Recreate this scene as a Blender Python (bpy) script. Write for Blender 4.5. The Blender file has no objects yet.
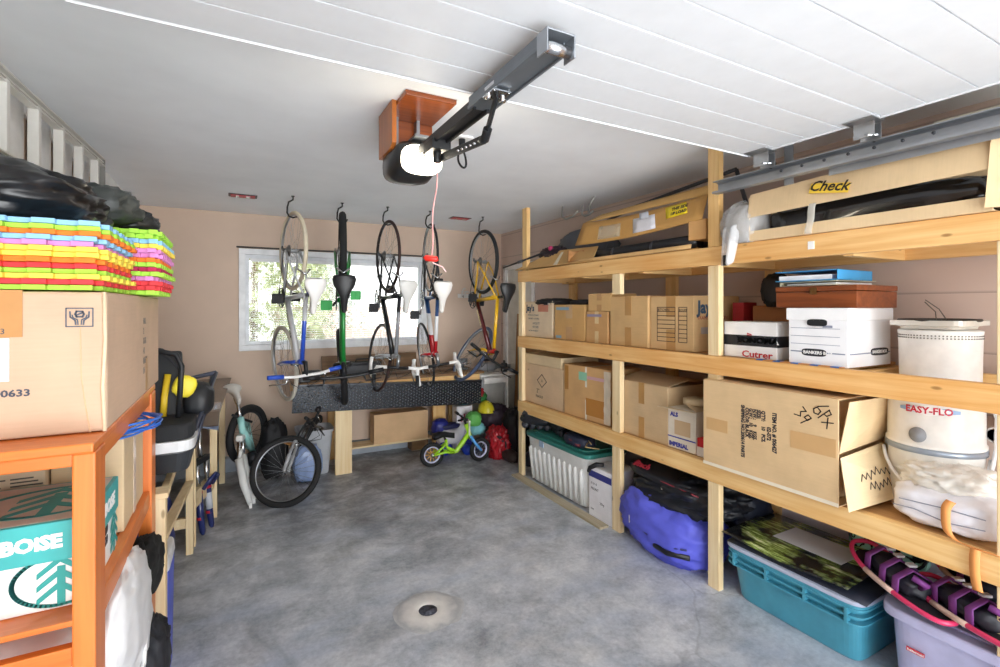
import bpy, math, random
from mathutils import Matrix, Vector, noise, Euler
R = math.radians
C = bpy.context.scene.collection
D = bpy.data
random.seed(7)

# ---------------------------------------------------------------- camera model (image 1000x667)
FPX, YAW, V0, EYE = 490.0, R(28.4), 307.0, 1.5
SA, CA = math.sin(YAW), math.cos(YAW)
def ray(u, v):
    a = (u - 500) / FPX
    return Vector((SA + a * CA, CA - a * SA, (V0 - v) / FPX))
def PX(u, v, X):
    r = ray(u, v); t = X / r.x; return Vector((X, r.y * t, EYE + r.z * t))
def PY(u, v, Y):
    r = ray(u, v); t = Y / r.y; return Vector((r.x * t, Y, EYE + r.z * t))
def PZ(u, v, Z):
    r = ray(u, v); t = (Z - EYE) / r.z; return Vector((r.x * t, r.y * t, Z))
def PD(u, v, d):
    r = ray(u, v); return Vector((r.x * d, r.y * d, EYE + r.z * d))

# ---------------------------------------------------------------- mesh builder
def rotm(axis, deg): return Matrix.Rotation(R(deg), 4, axis)
def tr(x, y=0, z=0):
    return Matrix.Translation(x if isinstance(x, Vector) else Vector((x, y, z)))
def frame_from(zdir, up=Vector((0, 0, 1))):
    z = Vector(zdir).normalized()
    if abs(z.dot(up)) > .98: up = Vector((0, 1, 0))
    x = up.cross(z).normalized(); y = z.cross(x)
    return Matrix((x, y, z)).transposed().to_4x4()

class MB:
    def __init__(s, M=None):
        s.v = []; s.f = []; s.m = []; s.s = []; s.M = M or Matrix(); s.mi = 0; s.sm = False
    def add(s, vs, fs, M=None, smooth=None):
        T = s.M @ M if M is not None else s.M
        b = len(s.v)
        s.v += [T @ Vector(p) for p in vs]
        sm = s.sm if smooth is None else smooth
        for f in fs:
            s.f.append([i + b for i in f]); s.m.append(s.mi); s.s.append(sm)
        return s
    def box(s, x0, x1, y0, y1, z0, z1, M=None):
        vs = [(x, y, z) for x in (x0, x1) for y in (y0, y1) for z in (z0, z1)]
        return s.add(vs, [(0, 1, 3, 2), (4, 6, 7, 5), (0, 4, 5, 1), (2, 3, 7, 6), (0, 2, 6, 4), (1, 5, 7, 3)], M, False)
    def obb(s, c, sx, sy, sz, M=None):
        T = tr(Vector(c)) @ (M or Matrix())
        return s.box(-sx/2, sx/2, -sy/2, sy/2, -sz/2, sz/2, T)
    def bar(s, a, b, w, h, up=(0, 0, 1)):
        a = Vector(a); b = Vector(b)
        T = tr((a + b) / 2) @ frame_from(b - a, Vector(up))
        L = (b - a).length
        return s.box(-w/2, w/2, -h/2, h/2, -L/2, L/2, T)
    def tube(s, pts, r, n=8, closed=False, cap=True, flat=1.0):
        pts = [Vector(p) for p in pts]; k = len(pts)
        rs = r if isinstance(r, (list, tuple)) else [r] * k
        vs = []; prev = None
        for i, p in enumerate(pts):
            if closed: t = pts[(i+1) % k] - pts[i-1]
            else: t = pts[min(i+1, k-1)] - pts[max(i-1, 0)]
            if t.length < 1e-9: t = Vector((0, 0, 1))
            t.normalize()
            if prev is None:
                prev = Vector((0, 0, 1)) if abs(t.z) < .9 else Vector((1, 0, 0))
            x = prev - t * prev.dot(t)
            if x.length < 1e-6: x = Vector((1, 0, 0)) - t * t.x
            x.normalize(); y = t.cross(x); prev = x
            for j in range(n):
                a = 2 * math.pi * j / n
                vs.append(p + x * (rs[i] * math.cos(a)) + y * (rs[i] * flat * math.sin(a)))
        fs = []
        for i in range(k if closed else k - 1):
            i2 = (i + 1) % k
            for j in range(n):
                j2 = (j + 1) % n
                fs.append((i*n+j, i*n+j2, i2*n+j2, i2*n+j))
        if cap and not closed:
            fs.append(tuple(reversed(range(n)))); fs.append(tuple((k-1)*n + j for j in range(n)))
        return s.add(vs, fs, None, n > 5)
    def lathe(s, prof, n=24, M=None, smooth=True, sx=1, sy=1):
        vs = []; fs = []
        for (r, z) in prof:
            for j in range(n):
                a = 2 * math.pi * j / n
                vs.append((r * math.cos(a) * sx, r * math.sin(a) * sy, z))
        for i in range(len(prof) - 1):
            for j in range(n):
                j2 = (j + 1) % n
                fs.append((i*n+j, i*n+j2, (i+1)*n+j2, (i+1)*n+j))
        if prof[0][0] > 1e-5: fs.append(tuple(reversed(range(n))))
        if prof[-1][0] > 1e-5: fs.append(tuple((len(prof)-1)*n + j for j in range(n)))
        return s.add(vs, fs, M, smooth)
    def cyl(s, a, b, r, n=12, r2=None):
        return s.tube([a, b], [r, r if r2 is None else r2], n)
    def torus(s, Rr, r, n=32, m=8, M=None, flat=1):
        vs = []; fs = []
        for i in range(n):
            a = 2*math.pi*i/n
            for j in range(m):
                b = 2*math.pi*j/m
                q = Rr + r*math.cos(b)
                vs.append((q*math.cos(a), q*math.sin(a), r*flat*math.sin(b)))
        for i in range(n):
            for j in range(m):
                fs.append((i*m+j, ((i+1) % n)*m+j, ((i+1) % n)*m+(j+1) % m, i*m+(j+1) % m))
        return s.add(vs, fs, M, True)
    def prism(s, poly, z0, z1, M=None, smooth=False):
        n = len(poly)
        vs = [(p[0], p[1], z0) for p in poly] + [(p[0], p[1], z1) for p in poly]
        fs = [tuple(reversed(range(n))), tuple(range(n, 2*n))]
        for i in range(n):
            j = (i+1) % n
            fs.append((i, j, n+j, n+i))
        return s.add(vs, fs, M, smooth)
    def slab(s, q, t, n=None):
        """a sheet through 3-4+ world points with thickness t"""
        q = [Vector(p) for p in q]
        nn = (q[1]-q[0]).cross(q[2]-q[0]).normalized() if n is None else Vector(n)
        k = len(q); vs = q + [p + nn*t for p in q]
        fs = [tuple(reversed(range(k))), tuple(range(k, 2*k))] + [(i, (i+1) % k, k+(i+1) % k, k+i) for i in range(k)]
        return s.add(vs, fs, None, False)
    def grid(s, fn, nu, nv, M=None, t=0):
        vs = []
        for i in range(nu+1):
            for j in range(nv+1):
                vs.append(Vector(fn(i/nu, j/nv)))
        w = nv+1
        fs = [(i*w+j, (i+1)*w+j, (i+1)*w+j+1, i*w+j+1) for i in range(nu) for j in range(nv)]
        if t:
            k = len(vs)
            nrm = [Vector() for _ in vs]
            for f in fs:
                q = (vs[f[1]]-vs[f[0]]).cross(vs[f[3]]-vs[f[0]])
                for i in f: nrm[i] += q
            vs2 = [p + (nrm[i].normalized() if nrm[i].length > 0 else Vector((0,0,1)))*t for i, p in enumerate(vs)]
            vs = vs + vs2
            fs2 = [tuple(reversed(f)) for f in fs] + [tuple(i+k for i in f) for f in fs]
            for i in range(nu):
                fs2.append((i*w, (i+1)*w, (i+1)*w+k, i*w+k)); fs2.append(((i+1)*w+nv, i*w+nv, i*w+nv+k, (i+1)*w+nv+k))
            for j in range(nv):
                fs2.append((j+1, j, j+k, j+1+k)); fs2.append((nu*w+j, nu*w+j+1, nu*w+j+1+k, nu*w+j+k))
            fs = fs2
        return s.add(vs, fs, M, True)
    def blob(s, c, rad, amp=.15, freq=3, seed=0, n=32, p=2.6, flat=None, M=None, ridge=True, pinch=0):
        """a soft sagging lump: superellipsoid with folds"""
        c = Vector(c); vs = []; fs = []
        m = n
        h = n // 2
        def sp(w, e): return math.copysign(abs(w) ** e, w)
        e = 2.0 / p
        for i in range(h+1):
            ph = -math.pi/2 + math.pi*i/h
            for j in range(m):
                th = 2*math.pi*j/m
                d = Vector((sp(math.cos(ph), e)*sp(math.cos(th), e), sp(math.cos(ph), e)*sp(math.sin(th), e), sp(math.sin(ph), e)))
                q = Vector((d.x*freq + seed*3.1, d.y*freq, d.z*freq*1.3))
                a = noise.noise(q)
                if ridge: a = (1 - 2.2*abs(noise.noise(q))) * .6 + .5*noise.noise(q*2.3) + .3*(1-2*abs(noise.noise(q*4.1)))
                k = 1 + amp*a
                k2 = 1 - pinch*max(0, d.z)
                w = Vector((d.x*rad[0]*k*k2, d.y*rad[1]*k*k2, d.z*rad[2]*k))
                if flat is not None and w.z < -rad[2]*flat: w.z = -rad[2]*flat
                vs.append(w)
        for i in range(h):
            for j in range(m):
                fs.append((i*m+j, i*m+(j+1) % m, (i+1)*m+(j+1) % m, (i+1)*m+j))
        return s.add(vs, fs, tr(c) @ (M or Matrix()), True)
    def text(s, txt, size, M, ext=.0004, bold=0, shear=0, align='LEFT', sx=1.0):
        """lettering standing in the local XY plane of M"""
        cu = D.curves.new('lettering', 'FONT'); cu.body = txt; cu.size = size; cu.extrude = ext
        cu.offset = bold; cu.shear = shear; cu.align_x = align; cu.resolution_u = 2
        o = D.objects.new('lettering', cu); me = o.to_mesh()
        T = M @ Matrix.Diagonal((sx, 1, 1, 1))
        s.add([v.co.copy() for v in me.vertices], [tuple(p.vertices) for p in me.polygons], T, False)
        o.to_mesh_clear(); D.objects.remove(o); D.curves.remove(cu)
        return s
    def build(s, name, mat, parent=None, bevel=0, world=False, base=False, shade=None):
        vs = s.v
        loc = None
        if parent is not None and world:
            inv = WM[parent.name].inverted(); vs = [inv @ v for v in vs]
        if parent is None and base:
            xs = [v.x for v in vs]; ys = [v.y for v in vs]; zs = [v.z for v in vs]
            loc = Vector(((min(xs)+max(xs))/2, (min(ys)+max(ys))/2, min(zs)))
            vs = [v - loc for v in vs]
        me = D.meshes.new(name)
        me.from_pydata([tuple(v) for v in vs], [], s.f)
        for mm in (mat if isinstance(mat, (list, tuple)) else [mat]): me.materials.append(mm)
        me.polygons.foreach_set('material_index', s.m)
        me.polygons.foreach_set('use_smooth', s.s)
        me.update()
        o = D.objects.new(name, me); C.objects.link(o)
        if loc is not None: o.location = loc
        if parent is not None: o.parent = parent
        WM[o.name] = (WM[parent.name] if parent is not None else Matrix()) @ (Matrix.Translation(loc) if loc is not None else Matrix())
        if bevel:
            b = o.modifiers.new('bevel', 'BEVEL'); b.width = bevel; b.segments = 2; b.limit_method = 'ANGLE'; b.angle_limit = R(50)
        return o
WM = {}
def tag(o, label=None, cat=None, group=None, kind=None):
    if label: o['label'] = label
    if cat: o['category'] = cat
    if group: o['group'] = group
    if kind: o['kind'] = kind
    return o
def thing(name, label, cat, loc=(0, 0, 0), M=None, group=None, rz=0):
    o = D.objects.new(name, None); C.objects.link(o)
    o.empty_display_size = .05
    T = M if M is not None else (tr(Vector(loc)) @ rotm('Z', rz))
    o.matrix_world = T; 
    lo, q, sc = T.decompose()
    o.location = lo; o.rotation_mode = 'XYZ'; o.rotation_euler = q.to_euler(); o.scale = (1, 1, 1)
    WM[o.name] = Matrix.LocRotScale(lo, q, None)
    return tag(o, label, cat, group)
def struct(name, mb, mat, **k):
    return tag(mb.build(name, mat, **k), kind='structure')
def solid(name, mb, mat, label, cat, group=None, kind=None, bevel=0):
    return tag(mb.build(name, mat, base=True, bevel=bevel), label, cat, group, kind)

# ---------------------------------------------------------------- materials
def lin(h):
    h = h.lstrip('#'); o = []
    for i in (0, 2, 4):
        c = int(h[i:i+2], 16)/255
        o.append(c/12.92 if c <= .04045 else ((c+.055)/1.055)**2.4)
    return (*o, 1)
MC = {}
def newmat(name):
    m = D.materials.new(name); m.use_nodes = True
    nt = m.node_tree; b = nt.nodes['Principled BSDF']
    return m, nt, b
def N(nt, t, **kw):
    n = nt.nodes.new(t)
    for k, v in kw.items():
        if k in n.inputs: n.inputs[k].default_value = v
        else: setattr(n, k, v)
    return n
def mix(nt, fac, a, b, mode='MIX'):
    n = nt.nodes.new('ShaderNodeMix'); n.data_type = 'RGBA'; n.blend_type = mode
    for i, x in ((0, fac), (6, a), (7, b)):
        if hasattr(x, 'links') or hasattr(x, 'is_linked'): nt.links.new(x, n.inputs[i])
        else: n.inputs[i].default_value = x
    return n.outputs[2]
def ramp(nt, src, stops):
    r = nt.nodes.new('ShaderNodeValToRGB'); nt.links.new(src, r.inputs[0])
    e = r.color_ramp.elements
    while len(e) < len(stops): e.new(.5)
    for i, (p, c) in enumerate(stops):
        e[i].position = p; e[i].color = c if len(c) == 4 else (*c, 1)
    return r.outputs[0]
def g(v): return (v, v, v, 1)
def coords(nt, scale=(1, 1, 1), rot=(0, 0, 0)):
    tc = nt.nodes.new('ShaderNodeTexCoord'); mp = nt.nodes.new('ShaderNodeMapping')
    mp.inputs['Scale'].default_value = scale; mp.inputs['Rotation'].default_value = rot
    nt.links.new(tc.outputs['Object'], mp.inputs[0]); return mp.outputs[0]
def noise_tex(nt, vec, scale, detail=3, rough=.55, dist=0):
    n = N(nt, 'ShaderNodeTexNoise'); n.inputs['Scale'].default_value = scale; n.inputs['Detail'].default_value = detail
    n.inputs['Roughness'].default_value = rough; n.inputs['Distortion'].default_value = dist
    nt.links.new(vec, n.inputs['Vector']); return n.outputs[0]
def bump(nt, b, h, strength=.2, dist=.01):
    n = nt.nodes.new('ShaderNodeBump'); n.inputs['Strength'].default_value = strength; n.inputs['Distance'].default_value = dist
    nt.links.new(h, n.inputs['Height']); nt.links.new(n.outputs[0], b.inputs['Normal'])
def plain(col, rough=.5, metal=0, var=.06, scale=12, coat=0, bmp=0, trans=0, sheen=0, name=None):
    key = (col, rough, metal, var, scale, coat, bmp, trans, sheen)
    if key in MC: return MC[key]
    m, nt, b = newmat(name or 'surface_' + col.strip('#'))
    base = lin(col)
    vec = coords(nt)
    nz = noise_tex(nt, vec, scale)
    dk = tuple(x*(1-var*2) for x in base[:3]) + (1,); lt = tuple(min(1, x*(1+var)) for x in base[:3]) + (1,)
    nt.links.new(ramp(nt, nz, [(.3, dk), (.6, base), (.8, lt)]), b.inputs['Base Color'])
    b.inputs['Roughness'].default_value = rough; b.inputs['Metallic'].default_value = metal
    if coat: b.inputs['Coat Weight'].default_value = coat
    if trans:
        b.inputs['Transmission Weight'].default_value = trans
    if sheen: b.inputs['Sheen Weight'].default_value = sheen
    if bmp: bump(nt, b, noise_tex(nt, vec, scale*6), bmp, .004)
    MC[key] = m; return m
def banded(stops, rough=.3, name='painted_tube'):
    m, nt, b = newmat(name); sx = nt.nodes.new('ShaderNodeSeparateXYZ'); nt.links.new(coords(nt), sx.inputs[0])
    r = nt.nodes.new('ShaderNodeValToRGB'); nt.links.new(sx.outputs[0], r.inputs[0]); r.color_ramp.interpolation = 'CONSTANT'
    e = r.color_ramp.elements
    while len(e) < len(stops): e.new(.5)
    for i, (p, c) in enumerate(stops): e[i].position = p; e[i].color = lin(c)
    nt.links.new(r.outputs[0], b.inputs['Base Color']); b.inputs['Roughness'].default_value = rough; b.inputs['Coat Weight'].default_value = .4
    return m
def cardboard(col, axis='Z', name='cardboard'):
    key = ('cb', col, axis)
    if key in MC: return MC[key]
    m, nt, b = newmat(name)
    base = lin(col); vec = coords(nt)
    n1 = noise_tex(nt, vec, 5, 4); 
    dk = tuple(x*.86 for x in base[:3])+(1,); lt = tuple(min(1, x*1.07) for x in base[:3])+(1,)
    colr = ramp(nt, n1, [(.3, dk), (.55, base), (.75, lt)])
    vec2 = coords(nt, (3, 3, 60) if axis == 'Z' else ((60, 3, 3) if axis == 'X' else (3, 60, 3)))
    n2 = noise_tex(nt, vec2, 3, 2)
    colr = mix(nt, .12, colr, ramp(nt, n2, [(.35, tuple(x*.8 for x in base[:3])+(1,)), (.65, lt)]))
    nt.links.new(colr, b.inputs['Base Color']); b.inputs['Roughness'].default_value = .75
    bump(nt, b, n2, .12, .003)
    MC[key] = m; return m
def wood(c1, c2, axis='Z', rough=.55, knots=True, name='wood', k=1.0, coat=0):
    key = ('wd', c1, c2, axis, rough, knots, k)
    if key in MC: return MC[key]
    m, nt, b = newmat(name)
    i = 'XYZ'.index(axis)
    sc = [34*k, 34*k, 34*k]; sc[i] = 1.7*k
    vec = coords(nt, tuple(sc))
    n1 = noise_tex(nt, vec, 1.0, 5, .6, .6)
    A, B = lin(c1), lin(c2)
    mid = tuple((A[j]+B[j])/2 for j in range(3))+(1,)
    col = ramp(nt, n1, [(.3, B), (.48, mid), (.62, A), (.8, tuple(min(1, x*1.08) for x in A[:3])+(1,))])
    n3 = noise_tex(nt, coords(nt), 2.3, 2)
    col = mix(nt, .35, col, ramp(nt, n3, [(.35, B), (.7, A)]))
    if knots:
        ks = [13, 13, 13]; ks[i] = 5.0
        vo = nt.nodes.new('ShaderNodeTexVoronoi'); vo.inputs['Scale'].default_value = 1.0
        nt.links.new(coords(nt, tuple(ks)), vo.inputs['Vector'])
        kn = ramp(nt, vo.outputs['Distance'], [(.0, g(.9)), (.055, g(.7)), (.10, g(0))])
        col = mix(nt, kn, col, tuple(x*.42 for x in B[:3])+(1,))
    nt.links.new(col, b.inputs['Base Color']); b.inputs['Roughness'].default_value = rough
    if coat: b.inputs['Coat Weight'].default_value = coat
    bump(nt, b, n1, .1, .002)
    MC[key] = m; return m
def emit(col, st):
    m, nt, b = newmat('glow'); b.inputs['Emission Color'].default_value = lin(col); b.inputs['Emission Strength'].default_value = st
    b.inputs['Base Color'].default_value = lin(col); return m
def film(col='f4f6f8', rough=.08, alpha=.28, name='clear_film'):
    key = ('film', col, rough, alpha)
    if key in MC: return MC[key]
    m, nt, b = newmat(name); b.inputs['Base Color'].default_value = lin(col); b.inputs['Roughness'].default_value = rough
    b.inputs['Alpha'].default_value = alpha; b.inputs['Specular IOR Level'].default_value = .7
    MC[key] = m; return m
PINE = {a: wood('f2cf92', 'd9a45c', a, name='pine_lumber') for a in 'XYZ'}
PALE = {a: wood('f3e0b8', 'dcbc86', a, name='pale_lumber') for a in 'XYZ'}
ORNG = {a: wood('ea8a3e', 'd06a26', a, .4, False, name='orange_stained_wood', coat=.2) for a in 'XYZ'}
BLACK = plain('15161a', .45); RUBBER = plain('1b1c1e', .75); CHROME = plain('d4d6d8', .22, 1, .03)
ALU = plain('b9bdc2', .38, 1, .05); STEEL = plain('a8adb3', .42, .85, .08, 8); WHITEP = plain('f2f2f0', .4)
TAPE = plain('b98d55', .3, 0, .05, coat=.3); CLEAR = film()
INK = plain('2a2c34', .7, var=.02)
PAPER = plain('f4f4f2', .6, var=.02)
WORLD, FILLW, WINW, SUNE, EXPO = 2.3, 2.9, 30, 1.6, 0.62
# ================================================================ SETTING
XL, XR, YB, YF, ZC = -.75, 2.80, 5.15, -1.05, 2.372
def concrete():
    m, nt, b = newmat('stained_concrete')
    v = coords(nt)
    n1 = noise_tex(nt, v, .9, 7, .62, .5); n2 = noise_tex(nt, v, 4.2, 7, .68, .3); n3 = noise_tex(nt, v, 40, 5, .7)
    c = ramp(nt, n1, [(.33, lin('84898f')), (.45, lin('a5afbd')), (.56, lin('c9d0da')), (.70, lin('eceef0'))])
    c2 = ramp(nt, n2, [(.33, lin('666b72')), (.47, lin('b4b9c0')), (.64, lin('f2f3f4'))])
    c = mix(nt, .5, c, c2)
    c = mix(nt, .22, c, ramp(nt, n3, [(.35, lin('60646a')), (.65, lin('dcdedf'))]))
    # blue-grey and dark oil stains
    n4 = noise_tex(nt, coords(nt, (1, 1, 1), (0, 0, .5)), 1.7, 5, .6, 1.0)
    c = mix(nt, ramp(nt, n4, [(.56, g(0)), (.72, g(.55))]), c, lin('55585c'))
    n5 = noise_tex(nt, coords(nt, (.7, 1.5, 1)), 2.3, 3)
    c = mix(nt, ramp(nt, n5, [(.5, g(0)), (.7, g(.35))]), c, lin('9db0cc'))
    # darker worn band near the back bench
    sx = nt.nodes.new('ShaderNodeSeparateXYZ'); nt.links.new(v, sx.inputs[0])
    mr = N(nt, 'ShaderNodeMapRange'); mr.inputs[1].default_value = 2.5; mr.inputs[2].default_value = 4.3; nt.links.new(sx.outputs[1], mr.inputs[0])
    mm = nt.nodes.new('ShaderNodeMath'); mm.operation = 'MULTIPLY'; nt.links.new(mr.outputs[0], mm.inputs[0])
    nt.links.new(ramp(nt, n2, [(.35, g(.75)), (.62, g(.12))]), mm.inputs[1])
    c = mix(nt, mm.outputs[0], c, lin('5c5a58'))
    # cracks
    vo = nt.nodes.new('ShaderNodeTexVoronoi'); vo.feature = 'DISTANCE_TO_EDGE'; vo.inputs['Scale'].default_value = .55
    mxv = mix(nt, .18, v, noise_tex(nt, v, 3, 4))
    nt.links.new(mxv, vo.inputs['Vector'])
    c = mix(nt, ramp(nt, vo.outputs['Distance'], [(0, g(.3)), (.003, g(0))]), c, lin('6d7074'))
    nt.links.new(c, b.inputs['Base Color'])
    b.inputs['Roughness'].default_value = .42
    nt.links.new(ramp(nt, n2, [(.3, g(.32)), (.7, g(.6))]), b.inputs['Roughness'])
    bump(nt, b, n3, .15, .003)
    return m
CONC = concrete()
def wallpaint(col, seams=None, name='painted_wall'):
    m, nt, b = newmat(name)
    v = coords(nt); n = noise_tex(nt, v, 2.2, 4); base = lin(col)
    c = ramp(nt, n, [(.3, tuple(x*.93 for x in base[:3])+(1,)), (.7, tuple(min(1, x*1.03) for x in base[:3])+(1,))])
    if seams:
        sx = nt.nodes.new('ShaderNodeSeparateXYZ'); nt.links.new(v, sx.inputs[0])
        md = nt.nodes.new('ShaderNodeMath'); md.operation = 'MODULO'; md.inputs[1].default_value = seams; nt.links.new(sx.outputs[2], md.inputs[0])
        c = mix(nt, ramp(nt, md.outputs[0], [(0, g(.8)), (.012, g(0))]), c, tuple(x*.45 for x in base[:3])+(1,))
    nt.links.new(c, b.inputs['Base Color']); b.inputs['Roughness'].default_value = .7
    bump(nt, b, noise_tex(nt, v, 60, 2), .08, .002)
    return m
TAN = wallpaint('d3bca8'); CEIL = wallpaint('f4f8fc', name='painted_ceiling'); SIDING = wallpaint('cdb9ad', .26, 'lap_siding')
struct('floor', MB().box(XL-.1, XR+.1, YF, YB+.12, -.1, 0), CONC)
struct('ceiling', MB().box(XL-.1, XR+.1, YF, YB+.12, ZC, ZC+.1), CEIL)
WX0, WX1, WZ0, WZ1 = .03, 1.86, 1.09, 2.045
mb = MB().box(XL, WX0+.04, YB, YB+.12, 0, ZC).box(WX1-.04, XR, YB, YB+.12, 0, ZC).box(WX0+.04, WX1-.04, YB, YB+.12, 0, WZ0+.04).box(WX0+.04, WX1-.04, YB, YB+.12, WZ1-.04, ZC)
struct('wall_back', mb, TAN)
struct('wall_left', MB().box(XL-.1, XL, YF, YB+.12, 0, ZC), TAN)
DY0, DY1 = 4.42, 5.06      # side door opening in the right wall
struct('wall_right', MB().box(XR, XR+.1, YF, DY0, 0, ZC).box(XR, XR+.1, DY1, YB+.12, 0, ZC).box(XR, XR+.1, DY0, DY1, 1.96, ZC), SIDING)
struct('wall_front', MB().box(XL, -.42, YF, YF+.12, 0, ZC).box(2.2, XR, YF, YF+.12, 0, ZC).box(-.42, 2.2, YF, YF+.12, 2.24, ZC), TAN)
struct('trim_1', MB().box(XL, XL+.02, 2.3, YB, ZC-.11, ZC), WHITEP, bevel=.003)       # board along the left ceiling edge
struct('baseboard_back', MB().box(XL, XR, YB-.07, YB, 0, .13), plain('a3adb8', .8, bmp=.4), bevel=.006)
mb = MB().box(XR-.012, XR, YF, 4.38, 0, .63)
struct('baseboard_right', mb, wallpaint('c9c8d6', .2, 'painted_block'), bevel=.003)
# side door
fr = struct('door_1', MB().box(XR+.02, XR+.06, DY0+.04, DY1-.04, .005, 1.93), plain('e4e2da', .45), bevel=.003)
m2 = MB()
for (a, b_, c_, d_) in ((.06, .28, .15, .85), (.33, .55, .15, .85), (.06, .28, 1.0, 1.8), (.33, .55, 1.0, 1.8)):
    m2.box(XR+.012, XR+.021, DY0+.0+a, DY0+b_, c_, d_)
m2.build('door_panel', plain('dddbd2', .45), fr, bevel=.004)
MB().box(XR-.012, XR+.03, DY0-.02, DY0+.035, 0, 1.99).box(XR-.012, XR+.03, DY1-.035, DY1+.02, 0, 1.99).box(XR-.012, XR+.03, DY0-.02, DY1+.02, 1.93, 1.99).build('door_frame', WHITEP, fr, bevel=.003)
# window
wf = MB()
y0, y1 = YB-.022, YB+.10
def rectframe(mb, x0, x1, z0, z1, w, ya, yb):
    mb.box(x0, x1, ya, yb, z0, z0+w).box(x0, x1, ya, yb, z1-w, z1).box(x0, x0+w, ya, yb, z0+w, z1-w).box(x1-w, x1, ya, yb, z0+w, z1-w)
rectframe(wf, WX0, WX1, WZ0, WZ1, .055, y0, YB+.11)
win = struct('window_1', wf, plain('eef0f2', .4), bevel=.004)
sf = MB(); rectframe(sf, WX0+.055, WX1-.055, WZ0+.055, WZ1-.055, .032, YB+.01, YB+.05)
sf.box(.93, .965, YB+.03, YB+.06, WZ0+.08, WZ1-.08)
sf.build('window_sash', plain('e8ecf0', .4), win, bevel=.003)
gm, nt, b = newmat('window_glass'); b.inputs['Base Color'].default_value = (1, 1, 1, 1); b.inputs['Transmission Weight'].default_value = 1
b.inputs['Roughness'].default_value = 0; b.inputs['IOR'].default_value = 1.45; b.inputs['Alpha'].default_value = .25
MB().box(WX0+.08, WX1-.08, YB+.04, YB+.044, WZ0+.08, WZ1-.08).build('window_pane', gm, win)
MB().box(WX0-.02, WX1+.02, YB-.03, YB-.001, WZ1+.006, WZ1+.018).build('curtain_rail', plain('3c3632', .6), win)
bl = MB()
bl.box(WX0+.09, WX0+.15, YB+.002, YB+.012, 1.42, WZ1-.09)
bl2 = MB()
n_sl = 34
for i in range(n_sl):
    z = WZ0+.10 + (WZ1-WZ0-.22)*i/(n_sl-1)
    bl2.box(WX0+.10, WX1-.10, -.0095, .0095, -.0005, .0005, tr(0, YB+.016, z) @ rotm('X', 8))
bl2.box(WX0+.095, WX1-.095, YB+.004, YB+.030, WZ1-.115, WZ1-.088)
bl2.build('window_blind', plain('f2f4f6', .5), win)
# ---- outside the window
GR = plain('8fa06a', .9, var=.3, scale=3)
struct('ground', MB().box(-6, 12, YB+.2, 16, -.3, -.05), GR)
fz = thing('lattice_fence', 'pale pinkish garden fence with lattice top seen through the window', 'fence', (3.2, 8.6, -.05))
FM = plain('e3c6ba', .7)
mb = MB()
for i in range(32): mb.box(-2.6+i*.17, -2.6+i*.17+.155, -.01, .01, 0, 1.12)
mb.box(-2.6, 2.9, .01, .05, .9, .98).box(-2.6, 2.9, -.02, .02, 1.12, 1.17).box(-2.6, 2.9, -.02, .02, 1.5, 1.55)
mb.build('board_panel', FM, fz)
mb = MB()
for i in range(46):
    x = -2.6+i*.12
    for sgn in (1, -1):
        mb.box(-.012, .012, -.006, .006, -.24, .24, tr(x, .008*sgn, 1.335) @ rotm('Y', 45*sgn))
mb.build('lattice', FM, fz)
for x in (-2.6, -.8, 1.0, 2.8): MB().box(x-.05, x+.05, -.06, .04, 0, 1.62).build('post', FM, fz)
def foliage_mat(c1, c2):
    m, nt, b = newmat('foliage'); v = coords(nt); n = noise_tex(nt, v, 9, 4)
    nt.links.new(ramp(nt, n, [(.35, lin(c1)), (.65, lin(c2))]), b.inputs['Base Color']); b.inputs['Roughness'].default_value = .8; return m
FOL = [foliage_mat('7d8c58', 'c9cf9e'), foliage_mat('8f9a68', 'd8dcae'), foliage_mat('6f8168', 'aebb9c')]
trees = [(-1.6, 8.9, 4.2, .75, 0, 'dense conifer left of all others outside the window'), (-.55, 8.0, 4.0, .5, 1, 'tall yellow-green conifer behind the silver bike outside'), (.25, 8.5, 4.4, .55, 0, 'tall conifer outside between the silver and green bikes'),
         (.95, 8.1, 3.9, .48, 1, 'slim pale conifer outside just left of the green bike'), (1.75, 10.6, 3.0, .8, 2, 'greyish tree outside behind the fence, right of the green bike')]
for (x, y, h, w, k, lb) in trees:
    t = thing('conifer_tree', lb, 'tree', (x, y, -.05), group='trees outside the window')
    MB().tube([(0, 0, 0), (.02, 0, h*.5), (0, .02, h*.92)], [.07, .05, .02], 8).build('trunk', plain('7a6450', .9), t)
    mb = MB(); rnd = random.Random(int(x*100))
    for i in range(1500):
        q = rnd.random(); z = .25 + (h-.25)*q
        rr = w*(1-q)**.6*(.55+.5*rnd.random())*(1+.25*noise.noise(Vector((z*3, x, 0))))
        a = rnd.random()*6.283
        p = Vector((rr*math.cos(a), rr*math.sin(a), z)); s_ = .05+.05*rnd.random()
        T = tr(p) @ Euler((rnd.random()*3, rnd.random()*3, rnd.random()*3)).to_matrix().to_4x4()
        mb.add([(-s_, 0, 0), (0, -s_*.5, 0), (s_, 0, .2*s_), (0, s_*.5, .1*s_)], [(0, 1, 2, 3)], T)
    mb.build('foliage', FOL[k], t)

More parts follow.
